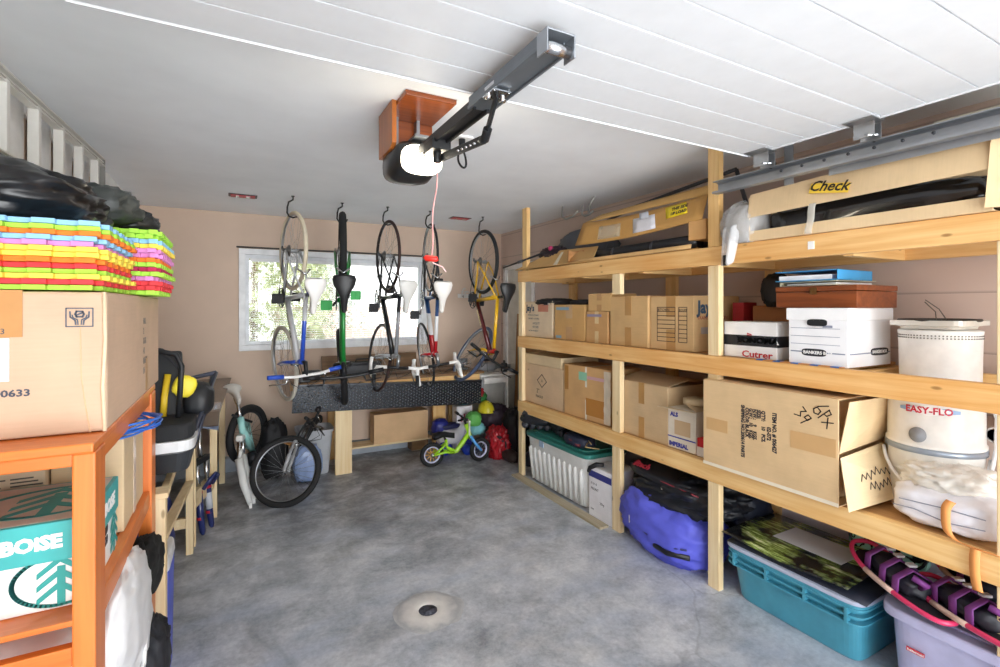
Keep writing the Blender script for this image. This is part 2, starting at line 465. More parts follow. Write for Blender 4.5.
# floor drain: a rough pale mortar ring round a sunken grate
m, nt, b = newmat('mortar'); v = coords(nt)
ln = nt.nodes.new('ShaderNodeVectorMath'); ln.operation = 'LENGTH'; nt.links.new(v, ln.inputs[0])
ad = nt.nodes.new('ShaderNodeMath'); ad.operation = 'MULTIPLY_ADD'; nt.links.new(noise_tex(nt, v, 14, 5), ad.inputs[0]); ad.inputs[1].default_value = .10; nt.links.new(ln.outputs['Value'], ad.inputs[2])
nt.links.new(ramp(nt, ad.outputs[0], [(.13, lin('dedcd8')), (.17, lin('c9c8c6')), (.2, lin('a6a8ab')), (.24, lin('c3c4c5'))]), b.inputs['Base Color'])
b.inputs['Roughness'].default_value = .8; bump(nt, b, noise_tex(nt, v, 50, 5), .5, .004)
dc = PZ(428, 611, 0)
fd = thing('floor_drain', 'small round dark floor drain set in a rough white mortar ring', 'drain', dc)
mb = MB(); prof = []
n = 64
rr_ = [.044, .052, .07, .10, .135, .155, .17]; zz_ = [.003, .0075, .0085, .007, .005, .0025, .0004]
vs = []; fs = []
for i, (r_, z_) in enumerate(zip(rr_, zz_)):
    for j in range(n):
        a = 2*math.pi*j/n
        k = 1 + (.14*noise.noise(Vector((math.cos(a)*1.6, math.sin(a)*1.6, 4))) + .05*noise.noise(Vector((math.cos(a)*6, math.sin(a)*6, 1))))*(i/6)
        vs.append((r_*k*math.cos(a), r_*k*math.sin(a), z_ + .0015*noise.noise(Vector((r_*60*math.cos(a), r_*60*math.sin(a), 0)))))
for i in range(len(rr_)-1):
    for j in range(n): fs.append((i*n+j, (i+1)*n+j, (i+1)*n+(j+1) % n, i*n+(j+1) % n))
mb.add(vs, fs, None, True); mb.build('mortar_ring', m, fd)
mb = MB().lathe([(.0001, .0015), (.044, .0015), (.046, .004)], 32)
for i in range(-4, 5): mb.box(-math.sqrt(.042**2-(i*.009)**2), math.sqrt(.042**2-(i*.009)**2), i*.009-.0022, i*.009+.0022, .0015, .004)
mb.build('grate', plain('7b8090', .6, .4, .3, 60), fd)

# ================================================================ GARAGE DOOR (open, overhead)
GD = plain('d8dbde', .5, var=.02)
DX0, DX1, DZ = -.34, 2.09, 2.2
gd = thing('garage_door', 'white ribbed overhead garage door, raised open under the ceiling', 'garage door', (.87, .38, DZ))
sec = .534
for k in range(4):
    ya = 1.452 - sec*(k+1); yb = 1.452 - sec*k - .004
    mb = MB(); n_r = 4; w = (yb-ya)/n_r
    prof = []
    for i in range(n_r):
        a = ya + i*w
        prof += [(a, DZ+.006), (a+.0028, DZ+.006), (a+.003, DZ), (a+w-.003, DZ), (a+w-.0028, DZ+.006), (a+w, DZ+.006)]
    prof += [(yb, DZ+.035), (ya, DZ+.035)]
    M = Matrix(((0, 0, 1, 0), (1, 0, 0, 0), (0, 1, 0, 0), (0, 0, 0, 1)))
    mb.prism(prof, DX0, DX1, M)
    mb.build('door_section', GD, gd, world=True)
BZ = plain('b6b9bc', .3, .9)
MB().box(DX1-.002, DX1+.003, -.68, 1.45, DZ-.005, DZ+.03).box(DX0, DX1, 1.452, 1.456, DZ-.004, DZ+.03).build('edge_strip', plain('e2e4e6', .4), gd, world=True)
for (u, v) in ((765, 165), (868, 137)):
    p = PX(u, v, 2.115)
    mb = MB()
    mb.box(-.06, .03, -.05, .05, .0, .004, tr(p.x-.02, p.y, DZ-.006))
    mb.box(-.002, .002, -.035, .035, -.06, .0, tr(p.x-.03, p.y, DZ-.004)).box(-.002, .002, -.035, .035, -.06, 0, tr(p.x+.02, p.y, DZ-.004))
    mb.bar((p.x-.03, p.y-.03, DZ-.06), (p.x+.03, p.y+.05, DZ-.015), .035, .006)
    hb = mb.build('roller_bracket', BZ, gd, world=True, bevel=.001)
    MB().cyl((p.x-.01, p.y, DZ-.045), (p.x+.045, p.y, DZ-.045), .006).cyl((p.x+.035, p.y, DZ-.045), (p.x+.05, p.y, DZ-.045), .022, 16).build('roller', plain('2c2c2e', .5), hb, world=True)
# track: C-section rail
tk = thing('door_track', 'galvanized steel door track running past the right shelf top', 'rail', (2.16, .3, 2.1))
mb = MB()
y0_, y1_ = -.95, 1.68
prof = [(2.135, 2.075), (2.175, 2.075), (2.185, 2.085), (2.185, 2.128), (2.175, 2.138), (2.14, 2.138), (2.14, 2.134), (2.172, 2.134), (2.181, 2.126), (2.181, 2.087), (2.173, 2.079), (2.139, 2.079), (2.139, 2.086), (2.135, 2.086)]
mb.prism(prof, -y1_, -y0_, Matrix(((1, 0, 0, 0), (0, 0, -1, 0), (0, 1, 0, 0), (0, 0, 0, 1))))
mb.build('channel', STEEL, tk, world=True)
mb = MB().box(2.186, 2.19, .2, 1.15, 2.05, 2.15)
mb.box(2.19, 2.225, .2, 1.15, 2.146, 2.15)
mb.build('angle_iron', STEEL, tk, world=True)
mb = MB()
for i in range(7): mb.cyl((2.131, .78+i*.09, 2.105), (2.136, .78+i*.09, 2.105), .006)
mb.build('rivet', plain('303338', .6), tk, world=True)
MB().box(2.188, 2.192, 1.30, 1.34, 2.05, ZC).build('hanger', STEEL, tk, world=True)

# ================================================================ OPENER
op = thing('door_opener', 'black garage door opener motor with lit lamp below wooden bracket', 'garage door opener', (.67, 2.1, 2.05))
a0 = Vector((.655, 2.05, 2.0))
mb = MB()
# housing: rounded lofted body along Y
def loft(mb, secs, n=24, p=3.5, M=None, cap=True):
    """secs: (centre, half-width x, half-height z) along a path, cross-sections in the XZ plane"""
    vs = []; fs = []
    for (c_, hx, hz) in secs:
        for j in range(n):
            a = 2*math.pi*j/n
            e = 2/p
            x = math.copysign(abs(math.cos(a))**e, math.cos(a))*hx; z = math.copysign(abs(math.sin(a))**e, math.sin(a))*hz
            vs.append((c_[0]+x, c_[1], c_[2]+z))
    for i in range(len(secs)-1):
        for j in range(n): fs.append((i*n+j, (i+1)*n+j, (i+1)*n+(j+1) % n, i*n+(j+1) % n))
    if cap: fs += [tuple(range(n)), tuple((len(secs)-1)*n+j for j in reversed(range(n)))]
    return mb.add(vs, fs, M, True)
loft(mb, [((.685, 1.98, 2.145), .07, .045), ((.685, 2.0, 2.135), .095, .066), ((.685, 2.12, 2.128), .102, .078), ((.685, 2.21, 2.135), .096, .07), ((.685, 2.24, 2.14), .075, .055)])
hs = mb.build('motor_housing', plain('17181a', .35, coat=.3), op, world=True)
lm = MB(); loft(lm, [((.695, 1.925, 2.118), .04, .03), ((.695, 1.935, 2.118), .07, .046), ((.695, 1.965, 2.12), .086, .060), ((.695, 2.0, 2.125), .09, .062)], 28, 2.8)
lm.build('lamp_lens', emit('fff6e2', 5.0), op, world=True)
MB().box(.66, .72, 1.96, 2.26, 2.212, 2.222).box(.63, .645, 2.15, 2.19, 2.15, 2.36).box(.73, .745, 2.15, 2.19, 2.15, 2.36).build('mounting_bracket', STEEL, op, world=True)
# wooden support
wd = thing('wooden_bracket', 'stained wooden box bracket screwed to ceiling above the opener motor', 'bracket', (.66, 2.15, ZC))
WB = wood('a8561e', '743410', 'X', .35, False, name='stained_plywood', coat=.2)
MB().box(.60, .82, 1.90, 2.21, ZC-.02, ZC-.001).build('top_board', WB, wd, world=True, bevel=.002)
MB().box(.60, .82, 2.19, 2.21, ZC-.15, ZC-.02).build('back_board', WB, wd, world=True, bevel=.002)
mb = MB(); mb.prism([(2.02, ZC-.001), (2.235, ZC-.001), (2.235, ZC-.20), (2.05, ZC-.20), (2.02, ZC-.18)], .578, .598, Matrix(((0, 0, 1, 0), (1, 0, 0, 0), (0, 1, 0, 0), (0, 0, 0, 1))))
mb.build('side_board', wood('b46a2c', '85461a', 'Z', .35, False, name='stained_edge', coat=.2), wd, world=True, bevel=.002)
# rail
rl = thing('opener_rail', 'grey steel opener rail reaching from the motor under the raised door', 'rail', (.65, 1.5, 2.17))
RX = .69
mb = MB().box(RX-.036, RX+.036, 1.0, 1.42, 2.134, 2.139).box(RX-.036, RX-.031, 1.0, 1.42, 2.139, 2.168).box(RX+.031, RX+.036, 1.0, 1.42, 2.139, 2.168)
mb.box(RX-.040, RX-.032, 1.0, 1.42, 2.128, 2.139).box(RX+.032, RX+.040, 1.0, 1.42, 2.128, 2.139)
mb.build('channel', plain('787f86', .45, .6), rl, world=True, bevel=.001)
MB().box(RX-.024, RX+.024, 1.40, 1.98, 2.135, 2.157).box(RX-.028, RX-.018, 1.40, 1.98, 2.124, 2.162).box(RX+.018, RX+.028, 1.40, 1.98, 2.124, 2.162).build('drive_rail', BLACK, rl, world=True, bevel=.001)
mb = MB().box(RX-.042, RX+.042, .965, 1.01, 2.160, 2.165).box(RX-.042, RX-.038, .965, 1.01, 2.108, 2.162).box(RX+.038, RX+.042, .965, 1.01, 2.108, 2.162)
mb.build('header_bracket', STEEL, rl, world=True, bevel=.001)
MB().cyl((RX-.037, .985, 2.128), (RX+.037, .985, 2.128), .015, 20).build('pulley', CHROME, rl, world=True)
MB().box(RX-.038, RX+.038, 1.74, 1.84, 2.10, 2.14).cyl((RX, 1.79, 2.06), (RX, 1.79, 2.12), .016).box(RX-.02, RX+.02, 1.84, 1.9, 2.11, 2.13).build('trolley', plain('101113', .5), rl, world=True, bevel=.003)
pA = Vector((RX+.01, 1.77, 2.075)); pB = PZ(485, 139, 2.04); pC = PZ(497, 95, 2.125)
mb = MB().bar(pA, pB, .008, .03).tube([pB + (pA-pB).normalized()*.02, pB, pB+(pC-pB)*.25], .015, 8).bar(pB, pC, .008, .028)
arm = mb.build('door_arm', plain('26282b', .45, .4), rl, world=True, bevel=.001)
q = pA + (pB-pA)*.5
mb = MB()
for i in range(6):
    c_ = pA + (pB-pA)*(.45+.09*i); mb.cyl(c_+Vector((-.007, -.004, -.004)), c_+Vector((.004, .0, .0)), .005)
mb.build('rivet', CHROME, arm, world=True)
mb = MB()
for dx in (-.024, .024): mb.bar(pC+Vector((dx, -.03, .012)), pC+Vector((dx, .03, .012)), .004, .03).cyl(pC+Vector((dx-.008, .01, -.005)), pC+Vector((dx+.008, .01, -.005)), .009)
mb.box(pC.x-.03, pC.x+.03, pC.y-.035, pC.y+.035, 2.123, 2.127)
mb.build('arm_bracket', CHROME, rl, world=True)
# pull cord with red handle
ct = Vector((RX, 1.79, 2.06))
hp = PD(431, 259, (ct.x*SA+ct.y*CA)*1.02)
cd = thing('release_cord', 'pink emergency release cord with red handle dangling before the bikes', 'cord', (hp.x, hp.y, hp.z))
pts = [ct]
for i in range(1, 14):
    t_ = i/13; pts.append(ct.lerp(hp, t_) + Vector((.006*math.sin(t_*9), .004*math.cos(t_*7), 0)))
MB().tube(pts, .0028, 6).build('cord', plain('e8a8a4', .8), cd, world=True)
T = tr(hp) @ rotm('Z', -28)
mb = MB(T).tube([(-.026, 0, 0), (-.022, 0, .004), (.022, 0, .0), (.028, 0, .002)], [.008, .012, .012, .008], 10)
mb.build('handle', plain('e02a20', .4), cd, world=True)
MB().tube([hp, hp+Vector((.01, 0, -.016)), hp+Vector((.045, -.01, -.03)), hp+Vector((.06, -.01, -.05))], .0025, 6).build('cord_end', plain('eec4c2', .8), cd, world=True)
# power outlet and cord on ceiling
pp = PZ(462, 137, ZC)
ot = thing('ceiling_outlet', 'white ceiling outlet with black plug and looped cord beside the opener', 'outlet', (pp.x, pp.y, ZC))
MB().box(-.05, .05, -.035, .035, -.012, 0).build('cover_plate', WHITEP, ot, bevel=.003)
MB().tube([(0, 0, -.012), (0, 0, -.05), (0, 0, -.055)], [.018, .016, .006], 10).build('plug', BLACK, ot)
lp = [(0, 0, -.05)]
for i in range(25):
    t_ = i/24; a = t_*2*math.pi*1.0
    lp.append((.022*math.sin(a)+.004, .012*math.sin(a*1.5), -.07-.09*(1-math.cos(a))/2*1.0))
q1 = Vector((.78, 2.0, 2.15)) - Vector((pp.x, pp.y, ZC))
lp += [(-.02, 0, -.09), tuple(q1*.5+Vector((0, 0, -.03))), tuple(q1)]
MB().tube(lp, .0055, 6).build('power_cord', BLACK, ot)
# two red plates on the ceiling
for (u, v, lb) in ((243, 195.5, 'small red and silver plate on ceiling, left of the bikes'), (460, 218, 'small red and silver plate on ceiling, between hanging bikes')):
    p = PZ(u, v, ZC)
    t = thing('ceiling_plate', lb, 'ceiling plate', (p.x, p.y, ZC), group='red ceiling plates')
    MB().box(-.10, .10, -.055, .055, -.006, 0).build('frame', plain('3a3638', .5), t, bevel=.002)
    MB().box(-.085, .085, -.04, .04, -.012, -.006).build('red_insert', plain('b8323a', .4), t, bevel=.002)
    MB().box(-.05, -.03, -.03, .03, -.014, -.012).box(.02, .05, -.03, .03, -.014, -.012).build('clip', CHROME, t)
# ================================================================ BIKES
def wheel(parent, name, c, Rw, rt, s, tire, rim, M=None, spokes=24, hubcol=None, wall=None):
    T = tr(Vector(c)*s) @ (M or Matrix())
    A = T @ rotm('X', 90)
    o = MB().torus((Rw-rt)*s, rt*s, 48, 10, A).build(name, tire, parent)
    mb = MB(); rr = (Rw-2*rt)*s
    mb.torus(rr+.004*s, .010*s, 48, 6, A, 1.1)
    mb.build('rim', rim, o)
    mb = MB(T)
    for i in range(spokes):
        a = 2*math.pi*i/spokes; b = a + (.5 if i % 2 else -.5)
        y = .028*s if (i//2) % 2 else -.028*s
        mb.tube([(.018*s*math.cos(b), y, .018*s*math.sin(b)), (rr*math.cos(a), 0, rr*math.sin(a))], .0012, 4, cap=False)
    mb.build('spokes', CHROME, o)
    MB(T).tube([(0, -.05*s, 0), (0, -.03*s, 0), (0, 0, 0), (0, .03*s, 0), (0, .05*s, 0)], [.008*s, .022*s, .013*s, .022*s, .008*s], 12).build('hub', hubcol or ALU, o)
    return o
def saddle_mesh(mb, c, s, tilt=0, L=.27, W=.075):
    T = tr(Vector(c)*s) @ rotm('Y', tilt)
    prof = [(-.12, .66), (-.115, .9), (-.09, 1.0), (-.05, .88), (-.01, .58), (.03, .36), (.08, .27), (.125, .24), (.14, .15)]
    vs = []; fs = []; n = 12
    for (x, w) in prof:
        for j in range(n+1):
            a = math.pi*j/n
            y = W*w*math.cos(a); z = .022*math.sin(a)**.6 if 0 < j < n else 0
            z += .012*math.cos((x+.02)*18) - .03*(abs(y)/W)**2*.4
            vs.append((x*s*L/.27, y*s, z*s))
    for i in range(len(prof)-1):
        for j in range(n): fs.append((i*(n+1)+j, (i+1)*(n+1)+j, (i+1)*(n+1)+j+1, i*(n+1)+j+1))
    k = len(vs)
    for (x, w) in prof:
        for j in range(n+1):
            a = math.pi*j/n
            y = W*w*.9*math.cos(a); vs.append((x*s*L/.27, y*s, (-.028+.012*math.cos((x+.02)*18))*s))
    for i in range(len(prof)-1):
        for j in range(n): fs.append((k+i*(n+1)+j, k+i*(n+1)+j+1, k+(i+1)*(n+1)+j+1, k+(i+1)*(n+1)+j))
        fs.append((i*(n+1), k+i*(n+1), k+(i+1)*(n+1), (i+1)*(n+1)))
        fs.append((i*(n+1)+n, (i+1)*(n+1)+n, k+(i+1)*(n+1)+n, k+i*(n+1)+n))
    e = (len(prof)-1)*(n+1)
    for j in range(n):
        fs.append((j, j+1, k+j+1, k+j)); fs.append((e+j, k+e+j, k+e+j+1, e+j+1))
    return mb.add(vs, fs, T, True)
def bicycle(label, M, s=.93, road=False, c_frame='c8ccd0', c_down=None, c_fork='3050b0', c_seat='f0efec', c_side=None, tire=RUBBER, rim=None, front_tire=None,
            rt=.016, grip=None, tape=None, pedal=None, steer=0, crank=40, spk=24, frame_r=.020, logo=None, susp=False, rot=0, WB=1.0, Rw=.335, name='bicycle'):
    b = thing(name, label, 'bicycle', M=M, group=None)
    rim = rim or ALU; FR = plain(c_frame, .3, .1, .03, coat=.4) if isinstance(c_frame, str) else c_frame; DN = plain(c_down or c_frame, .3, .1, .03, coat=.4) if isinstance(c_down or c_frame, str) else (c_down or c_frame)
    rw = wheel(b, 'rear_wheel', (0, 0, 0), Rw, rt, s, tire, rim, spokes=spk)
    bb = Vector((.42, 0, -.06)); st = Vector((.285, 0, .42)); ht = Vector((.83, 0, .46)); hb = Vector((.865, 0, .345))
    if WB < .95:
        k = WB; bb *= k; bb.z = -.05; st = Vector((.27*k, 0, .33)); ht = Vector((.80*k, 0, .38)); hb = Vector((.845*k, 0, .27))
    S = lambda p: Vector(p)*s
    mb = MB().tube([S(bb), S(st)], frame_r*s, 10).tube([S(st-Vector((0, 0, .02))), S(ht-Vector((0, 0, .02)))], frame_r*.85*s, 10)
    mb.tube([S(ht+(ht-hb)*.12), S(hb-(ht-hb)*.12)], .021*s, 12)
    for y in (-1, 1):
        mb.tube([S(bb+Vector((-.03, y*.03, 0))), S((.12, y*.045, -.012)), S((0, y*.06, 0))], [.011*s, .010*s, .009*s], 8)
        mb.tube([S(st+Vector((0, y*.018, -.03))), S((.10, y*.055, .16)), S((0, y*.06, 0))], [.009*s, .008*s, .008*s], 8)
    mb.tube([S((.30, -.045, .37-.03)), S((.262, 0, .36))], .006*s, 6)
    mb.tube([S(bb+Vector((0, -.037, 0))), S(bb+Vector((0, .037, 0)))], .023*s, 12)
    fr = mb.build('frame', FR, b)
    dm = MB().tube([S(bb), S(hb.lerp(ht, .2))], frame_r*1.15*s, 12); 
    dt = dm.build('down_tube', DN, fr)
    if logo:
        txt, col = logo
        d = (hb-bb).normalized(); side = -1
        X = d; Y = Vector((0, 0, 1)) - d*d.z; Y.normalize(); Z = X.cross(Y)
        for sg in (1, -1):
            XX = X*sg; ZZ = XX.cross(Y)
            o_ = (bb.lerp(hb, .2) if sg == 1 else bb.lerp(hb, .88)) - Y*.011
            T = Matrix((XX, Y, ZZ)).transposed().to_4x4(); T = tr(S(o_) + ZZ*(frame_r*1.18*s)) @ T
            MB().text(txt, .038*s, T, .0006, .0008).build('lettering', plain(col, .4), fr)
    # seat post + saddle
    sd = (st-bb).normalized(); sp = st + sd*.14
    MB().tube([S(st), S(sp)], .0135*s, 10).tube([S(sp+Vector((-.07, .02, .012))), S(sp+Vector((.06, .02, .012)))], .0035*s, 6).tube([S(sp+Vector((-.07, -.02, .012))), S(sp+Vector((.06, -.02, .012)))], .0035*s, 6).build('seat_post', ALU if road else BLACK, b)
    sm = plain(c_seat, .45, var=.03)
    so = saddle_mesh(MB(), sp+Vector((0, 0, .035)), s, 0, .29, .085).build('saddle', sm, b)
    if c_side:
        mb = MB(); c0 = sp+Vector((0, 0, .026))
        for y in (-1, 1):
            mb.tube([S(c0+Vector((-.122, 0, .0))), S(c0+Vector((-.115, y*.045, .0))), S(c0+Vector((-.09, y*.073, -.006))), S(c0+Vector((-.05, y*.066, -.006))), S(c0+Vector((-.0, y*.042, -.0)))], .008*s, 6)
        mb.build('saddle_edge', plain(c_side, .4), so)
    # crank
    ca = R(crank); cm = MB(); cy = -.045
    T = tr(S(bb+Vector((0, cy, 0)))) @ rotm('X', 90)
    cm.torus(.085*s, .005*s, 36, 4, T).torus(.06*s, .004*s, 28, 4, T)
    for i in range(5):
        a = ca+i*2*math.pi/5; cm.tube([S(bb+Vector((0, cy, 0))), S(bb+Vector((.085*math.cos(a), cy, .085*math.sin(a))))], .006*s, 5)
    for sg, y in ((1, -.065), (-1, .065)):
        cm.tube([S(bb+Vector((0, y*.6, 0))), S(bb+Vector((.165*sg*math.cos(ca), y*1.1, .165*sg*math.sin(ca))))], [.012*s, .009*s], 8)
    cs = cm.build('crankset', plain('3a3c40', .35, .7) if not road else CHROME, b)
    for sg, y in ((1, -.125), (-1, .125)):
        p = S(bb+Vector((.165*sg*math.cos(ca), y, .165*sg*math.sin(ca))))
        pm = MB().obb(p, .060*s, .075*s, .014*s)
        for dx in (-.035, .035): pm.obb(p+Vector((dx*s, 0, 0)), .012*s, .085*s, .02*s)
        for dy in (-.04, 0, .04): pm.obb(p+Vector((0, dy*s, 0)), .07*s, .01*s, .018*s)
        pm.build('pedal', pedal or BLACK, b, bevel=.002)
    # chain, cassette, derailleur
    ch = MB(); y = cy
    ch.tube([S((0, y, .04)), S(bb+Vector((0, y, .085)))], .0035*s, 5).tube([S((.0, y, -.10)), S(bb+Vector((0, y, -.085)))], .0035*s, 5)
    ch.build('chain', plain('55524e', .5, .6), b)
    ds = MB()
    for i in range(5): ds.lathe([(.001, 0), (.022+.006*i, 0), (.022+.006*i, .002), (.001, .002)], 20, tr(S((0, -.052+.005*i, 0))) @ rotm('X', 90))
    ds.build('cassette', plain('8c8a86', .35, .9), b)
    MB().tube([S((.0, -.055, -.02)), S((.01, -.06, -.06)), S((-.005, -.055, -.11))], [.010*s, .009*s, .005*s], 6).torus(.016*s, .004*s, 14, 5, tr(S((.008, -.055, -.06))) @ rotm('X', 90)).torus(.016*s, .004*s, 14, 5, tr(S((-.005, -.055, -.105))) @ rotm('X', 90)).build('derailleur', plain('6e7175', .35, .8), b)
    # front assembly
    ax = (ht-hb).normalized()
    Rst = tr(S(hb)) @ Matrix.Rotation(R(steer), 4, ax) @ tr(-S(hb))
    fa = Vector((WB if WB >= .95 else WB, 0, 0)) ; cr = hb-ax*.03
    FK = plain(c_fork, .3, .1, .03, coat=.4)
    mb = MB(Rst)
    mb.tube([S(cr+Vector((0, -.055, 0))), S(cr+Vector((0, 0, .008))), S(cr+Vector((0, .055, 0)))], [.013*s, .016*s, .013*s], 10)
    for y in (-1, 1):
        if susp: mb.tube([S(cr+Vector((0, y*.055, 0))), S(cr.lerp(fa, .45)+Vector((0, y*.058, 0))), S(cr.lerp(fa, .46)+Vector((0, y*.058, 0))), S(fa+Vector((0, y*.055, 0)))], [.013*s, .013*s, .02*s, .015*s], 10)
        else: mb.tube([S(cr+Vector((0, y*.048, 0))), S(cr.lerp(fa, .6)+Vector((-.012, y*.052, 0))), S(fa+Vector((0, y*.052, 0)))], [.013*s, .011*s, .008*s], 8)
    mb.build('fork', FK, b)
    fw = wheel(b, 'front_wheel', (0, 0, 0), Rw, rt, s, front_tire or tire, rim, M=Rst @ tr(S(fa)), spokes=spk)
    # brake caliper
    MB(Rst).tube([S(cr+Vector((.03, -.04, -.02))), S(cr+Vector((.035, 0, .02))), S(cr+Vector((.03, .04, -.02)))], .008*s, 6).build('front_brake', CHROME, b)
    MB().tube([S((.10, -.05, .30)), S((.13, 0, .36)), S((.10, .05, .30))], .008*s, 6).build('rear_brake', CHROME, b)
    top = ht+ax*.06
    if road:
        bar0 = top+Vector((.10, 0, .015)); hw = .20
    else:
        bar0 = top+Vector((.10, 0, .03)); hw = .29
    MB(Rst).tube([S(ht), S(top), S(bar0)], [.016*s, .017*s, .014*s], 10).build('stem', ALU if road else BLACK, b)
    if road:
        hbm = MB(Rst).tube([S(bar0+Vector((0, -hw*.5, 0))), S(bar0+Vector((0, hw*.5, 0)))], .0125*s, 8)
        ho = hbm.build('handlebar', plain('222326', .4), b)
        for y in (-1, 1):
            dp = [bar0+Vector((0, y*hw*.5, 0)), bar0+Vector((0, y*hw*.93, 0)), bar0+Vector((.04, y*hw, 0)), bar0+Vector((.085, y*hw, -.01)), bar0+Vector((.10, y*hw, -.05)), bar0+Vector((.075, y*hw, -.11)), bar0+Vector((.02, y*hw, -.135)), bar0+Vector((-.04, y*hw, -.135))]
            MB(Rst).tube([S(p) for p in dp], .016*s, 8).build('bar_tape', tape or WHITEP, ho)
            MB(Rst).tube([S(bar0+Vector((.07, y*hw, .0))), S(bar0+Vector((.12, y*hw, .03))), S(bar0+Vector((.14, y*hw, .06)))], [.018*s, .017*s, .012*s], 8).tube([S(bar0+Vector((.13, y*hw, .03))), S(bar0+Vector((.15, y*hw, -.03))), S(bar0+Vector((.13, y*hw, -.09)))], [.008*s, .006*s, .005*s], 6).build('brake_lever', plain('2a2b2e', .4, .3) if tape is None else WHITEP, ho)
    else:
        hbm = MB(Rst).tube([S(bar0+Vector((-.03, -hw, .01))), S(bar0+Vector((-.005, -.1, .01))), S(bar0), S(bar0+Vector((-.005, .1, .01))), S(bar0+Vector((-.03, hw, .01)))], .0125*s, 8)
        ho = hbm.build('handlebar', plain('f0f0ee', .35) if grip else plain('1c1d20', .4), b)
        for y in (-1, 1):
            MB(Rst).tube([S(bar0+Vector((-.02, y*hw*.62, .01))), S(bar0+Vector((-.032, y*(hw+.005), .01)))], .0175*s, 10).build('grip', grip or BLACK, ho)
            MB(Rst).tube([S(bar0+Vector((0, y*hw*.5, 0))), S(bar0+Vector((.05, y*hw*.55, -.01))), S(bar0+Vector((.045, y*hw*.95, -.02)))], [.012*s, .007*s, .005*s], 6).build('brake_lever', CHROME if grip else BLACK, ho)
    # cables
    cb = MB(Rst)
    cb.tube([S(bar0+Vector((.05, -.12, 0))), S(bar0+Vector((.11, -.05, -.03))), S(bar0+Vector((.07, 0, -.12))), S(hb+Vector((.03, 0, 0)))], .003*s, 5)
    cb.tube([S(bar0+Vector((.05, .12, 0))), S(bar0+Vector((.12, .04, -.05))), S(bar0+Vector((.05, .02, -.15))), S(hb+Vector((0, .02, -.02)))], .003*s, 5)
    cb.build('cables', BLACK, b)
    return b
def hang(u, v, X, Y, th, beta):
    """matrix of a bike hung by its rear wheel: local x (forward) points down, local z (up) towards the room"""
    p = Vector((X, Y, EYE + (V0-v)/FPX*(X*SA+Y*CA)))
    up0 = Vector((math.sin(R(th)), -math.cos(R(th)), 0)); b_ = R(beta)
    Fd = Vector((0, 0, -1))*math.cos(b_) - up0*math.sin(b_)
    U = up0*math.cos(b_) - Vector((0, 0, 1))*math.sin(b_)
    Yv = U.cross(Fd)
    return tr(p) @ Matrix((Fd, Yv, U)).transposed().to_4x4()
def ceiling_hook(x, y, zt, lb):
    t = thing('ceiling_hook', lb, 'hook', (x, y, ZC), group='bike hooks in the ceiling')
    d = zt - ZC
    MB().tube([(0, .0, 0), (0, 0, -.03), (-.03, 0, -.05), (-.04, 0, d*.55), (-.042, 0, d+.03), (-.028, 0, d+.003), (.0, 0, d-.006), (.03, 0, d+.004), (.042, 0, d+.03)], .0065, 8).build('hook_rod', BLACK, t)
    MB().lathe([(.014, -.004), (.014, 0)], 12).build('ceiling_flange', BLACK, t)
specs = [
 (286, 251, .40, 4.16, 12, 14, dict(label='silver and blue bicycle with white saddle and blue grips, hung leftmost', c_frame=banded([(0, 'c9ccd0'), (.46, '2c55c8')]), c_down='d4d6d8', c_fork='2c52c0', c_seat='f1efec', c_side='26306a', tire=plain('d8cdb4', .7), front_tire=plain('cfcabd', .7), grip=plain('2a55c4', .5), rt=.017, steer=4, crank=100, logo=('CANNONDALE', '26282c'))),
 (343, 252, .79, 4.24, -9, 11, dict(s=1.0, label='black mountain bike with green frame and bright green pedals, hung by fat tyre', c_frame='1f8a3a', c_down='1f7a34', c_fork='26282b', c_seat='1a1b1d', tire=plain('17181a', .8), rim=plain('1d1e20', .5), rt=.028, pedal=plain('22b04c', .4), steer=4, crank=85, susp=True)),
 (389, 256, 1.17, 4.22, 3, 14, dict(label='dark road bike with white and grey saddle, hung right of the green bike', road=True, c_frame=banded([(0, '2a2b30'), (.40, '8d9095')]), c_down='1b1c20', c_fork='b4b6ba', c_seat='d6d6d2', tire=plain('35211e', .7), rim=plain('2a2a2c', .4), rt=.013, steer=-6, crank=70)),
 (431, 258, 1.56, 4.22, -8, 14, dict(label='blue, white and red road bike with plain white saddle and white bar tape', road=True, c_frame=banded([(0, '26282e'), (.30, '2a4f86'), (.44, 'e4e7ea'), (.66, 'c3202a')]), c_down=banded([(0, '2a4f86'), (.50, 'e4e7ea'), (.66, 'c3202a')]), c_fork='c3202a', c_seat='efece6', tire=plain('28292c', .7), rt=.012, tape=plain('f2f0ec', .6), steer=8, crank=20)),
 (486, 262, 2.11, 4.25, 0, 13, dict(label='yellow bicycle with black tyre and black saddle, hung rightmost beside the lumber shelf', c_frame=banded([(0, 'eebc1c'), (.74, 'b8241e')]), c_down='5a1418', c_fork='e6b41c', c_seat='1b1b1d', tire=plain('1e2022', .75), front_tire=plain('4c5a78', .6), rt=.019, steer=-32, crank=110, logo=('MARINONI', 'e9d9a0'))),
]
hl = ['black ceiling hook holding the silver and blue bicycle', 'black ceiling hook holding the green mountain bike', 'black ceiling hook holding the dark road bike', 'black ceiling hook holding the blue, white and red road bike', 'black ceiling hook holding the yellow bicycle']
for i, (u, v, X, Y, th, be, kw) in enumerate(specs):
    M = hang(u, v, X, Y, th, be)
    lb = kw.pop('label')
    bicycle(lb, M, **kw)
    z = M.translation.z + (.335-2*kw['rt'])*.93 - .012
    ceiling_hook(X+.0, Y, z, hl[i])

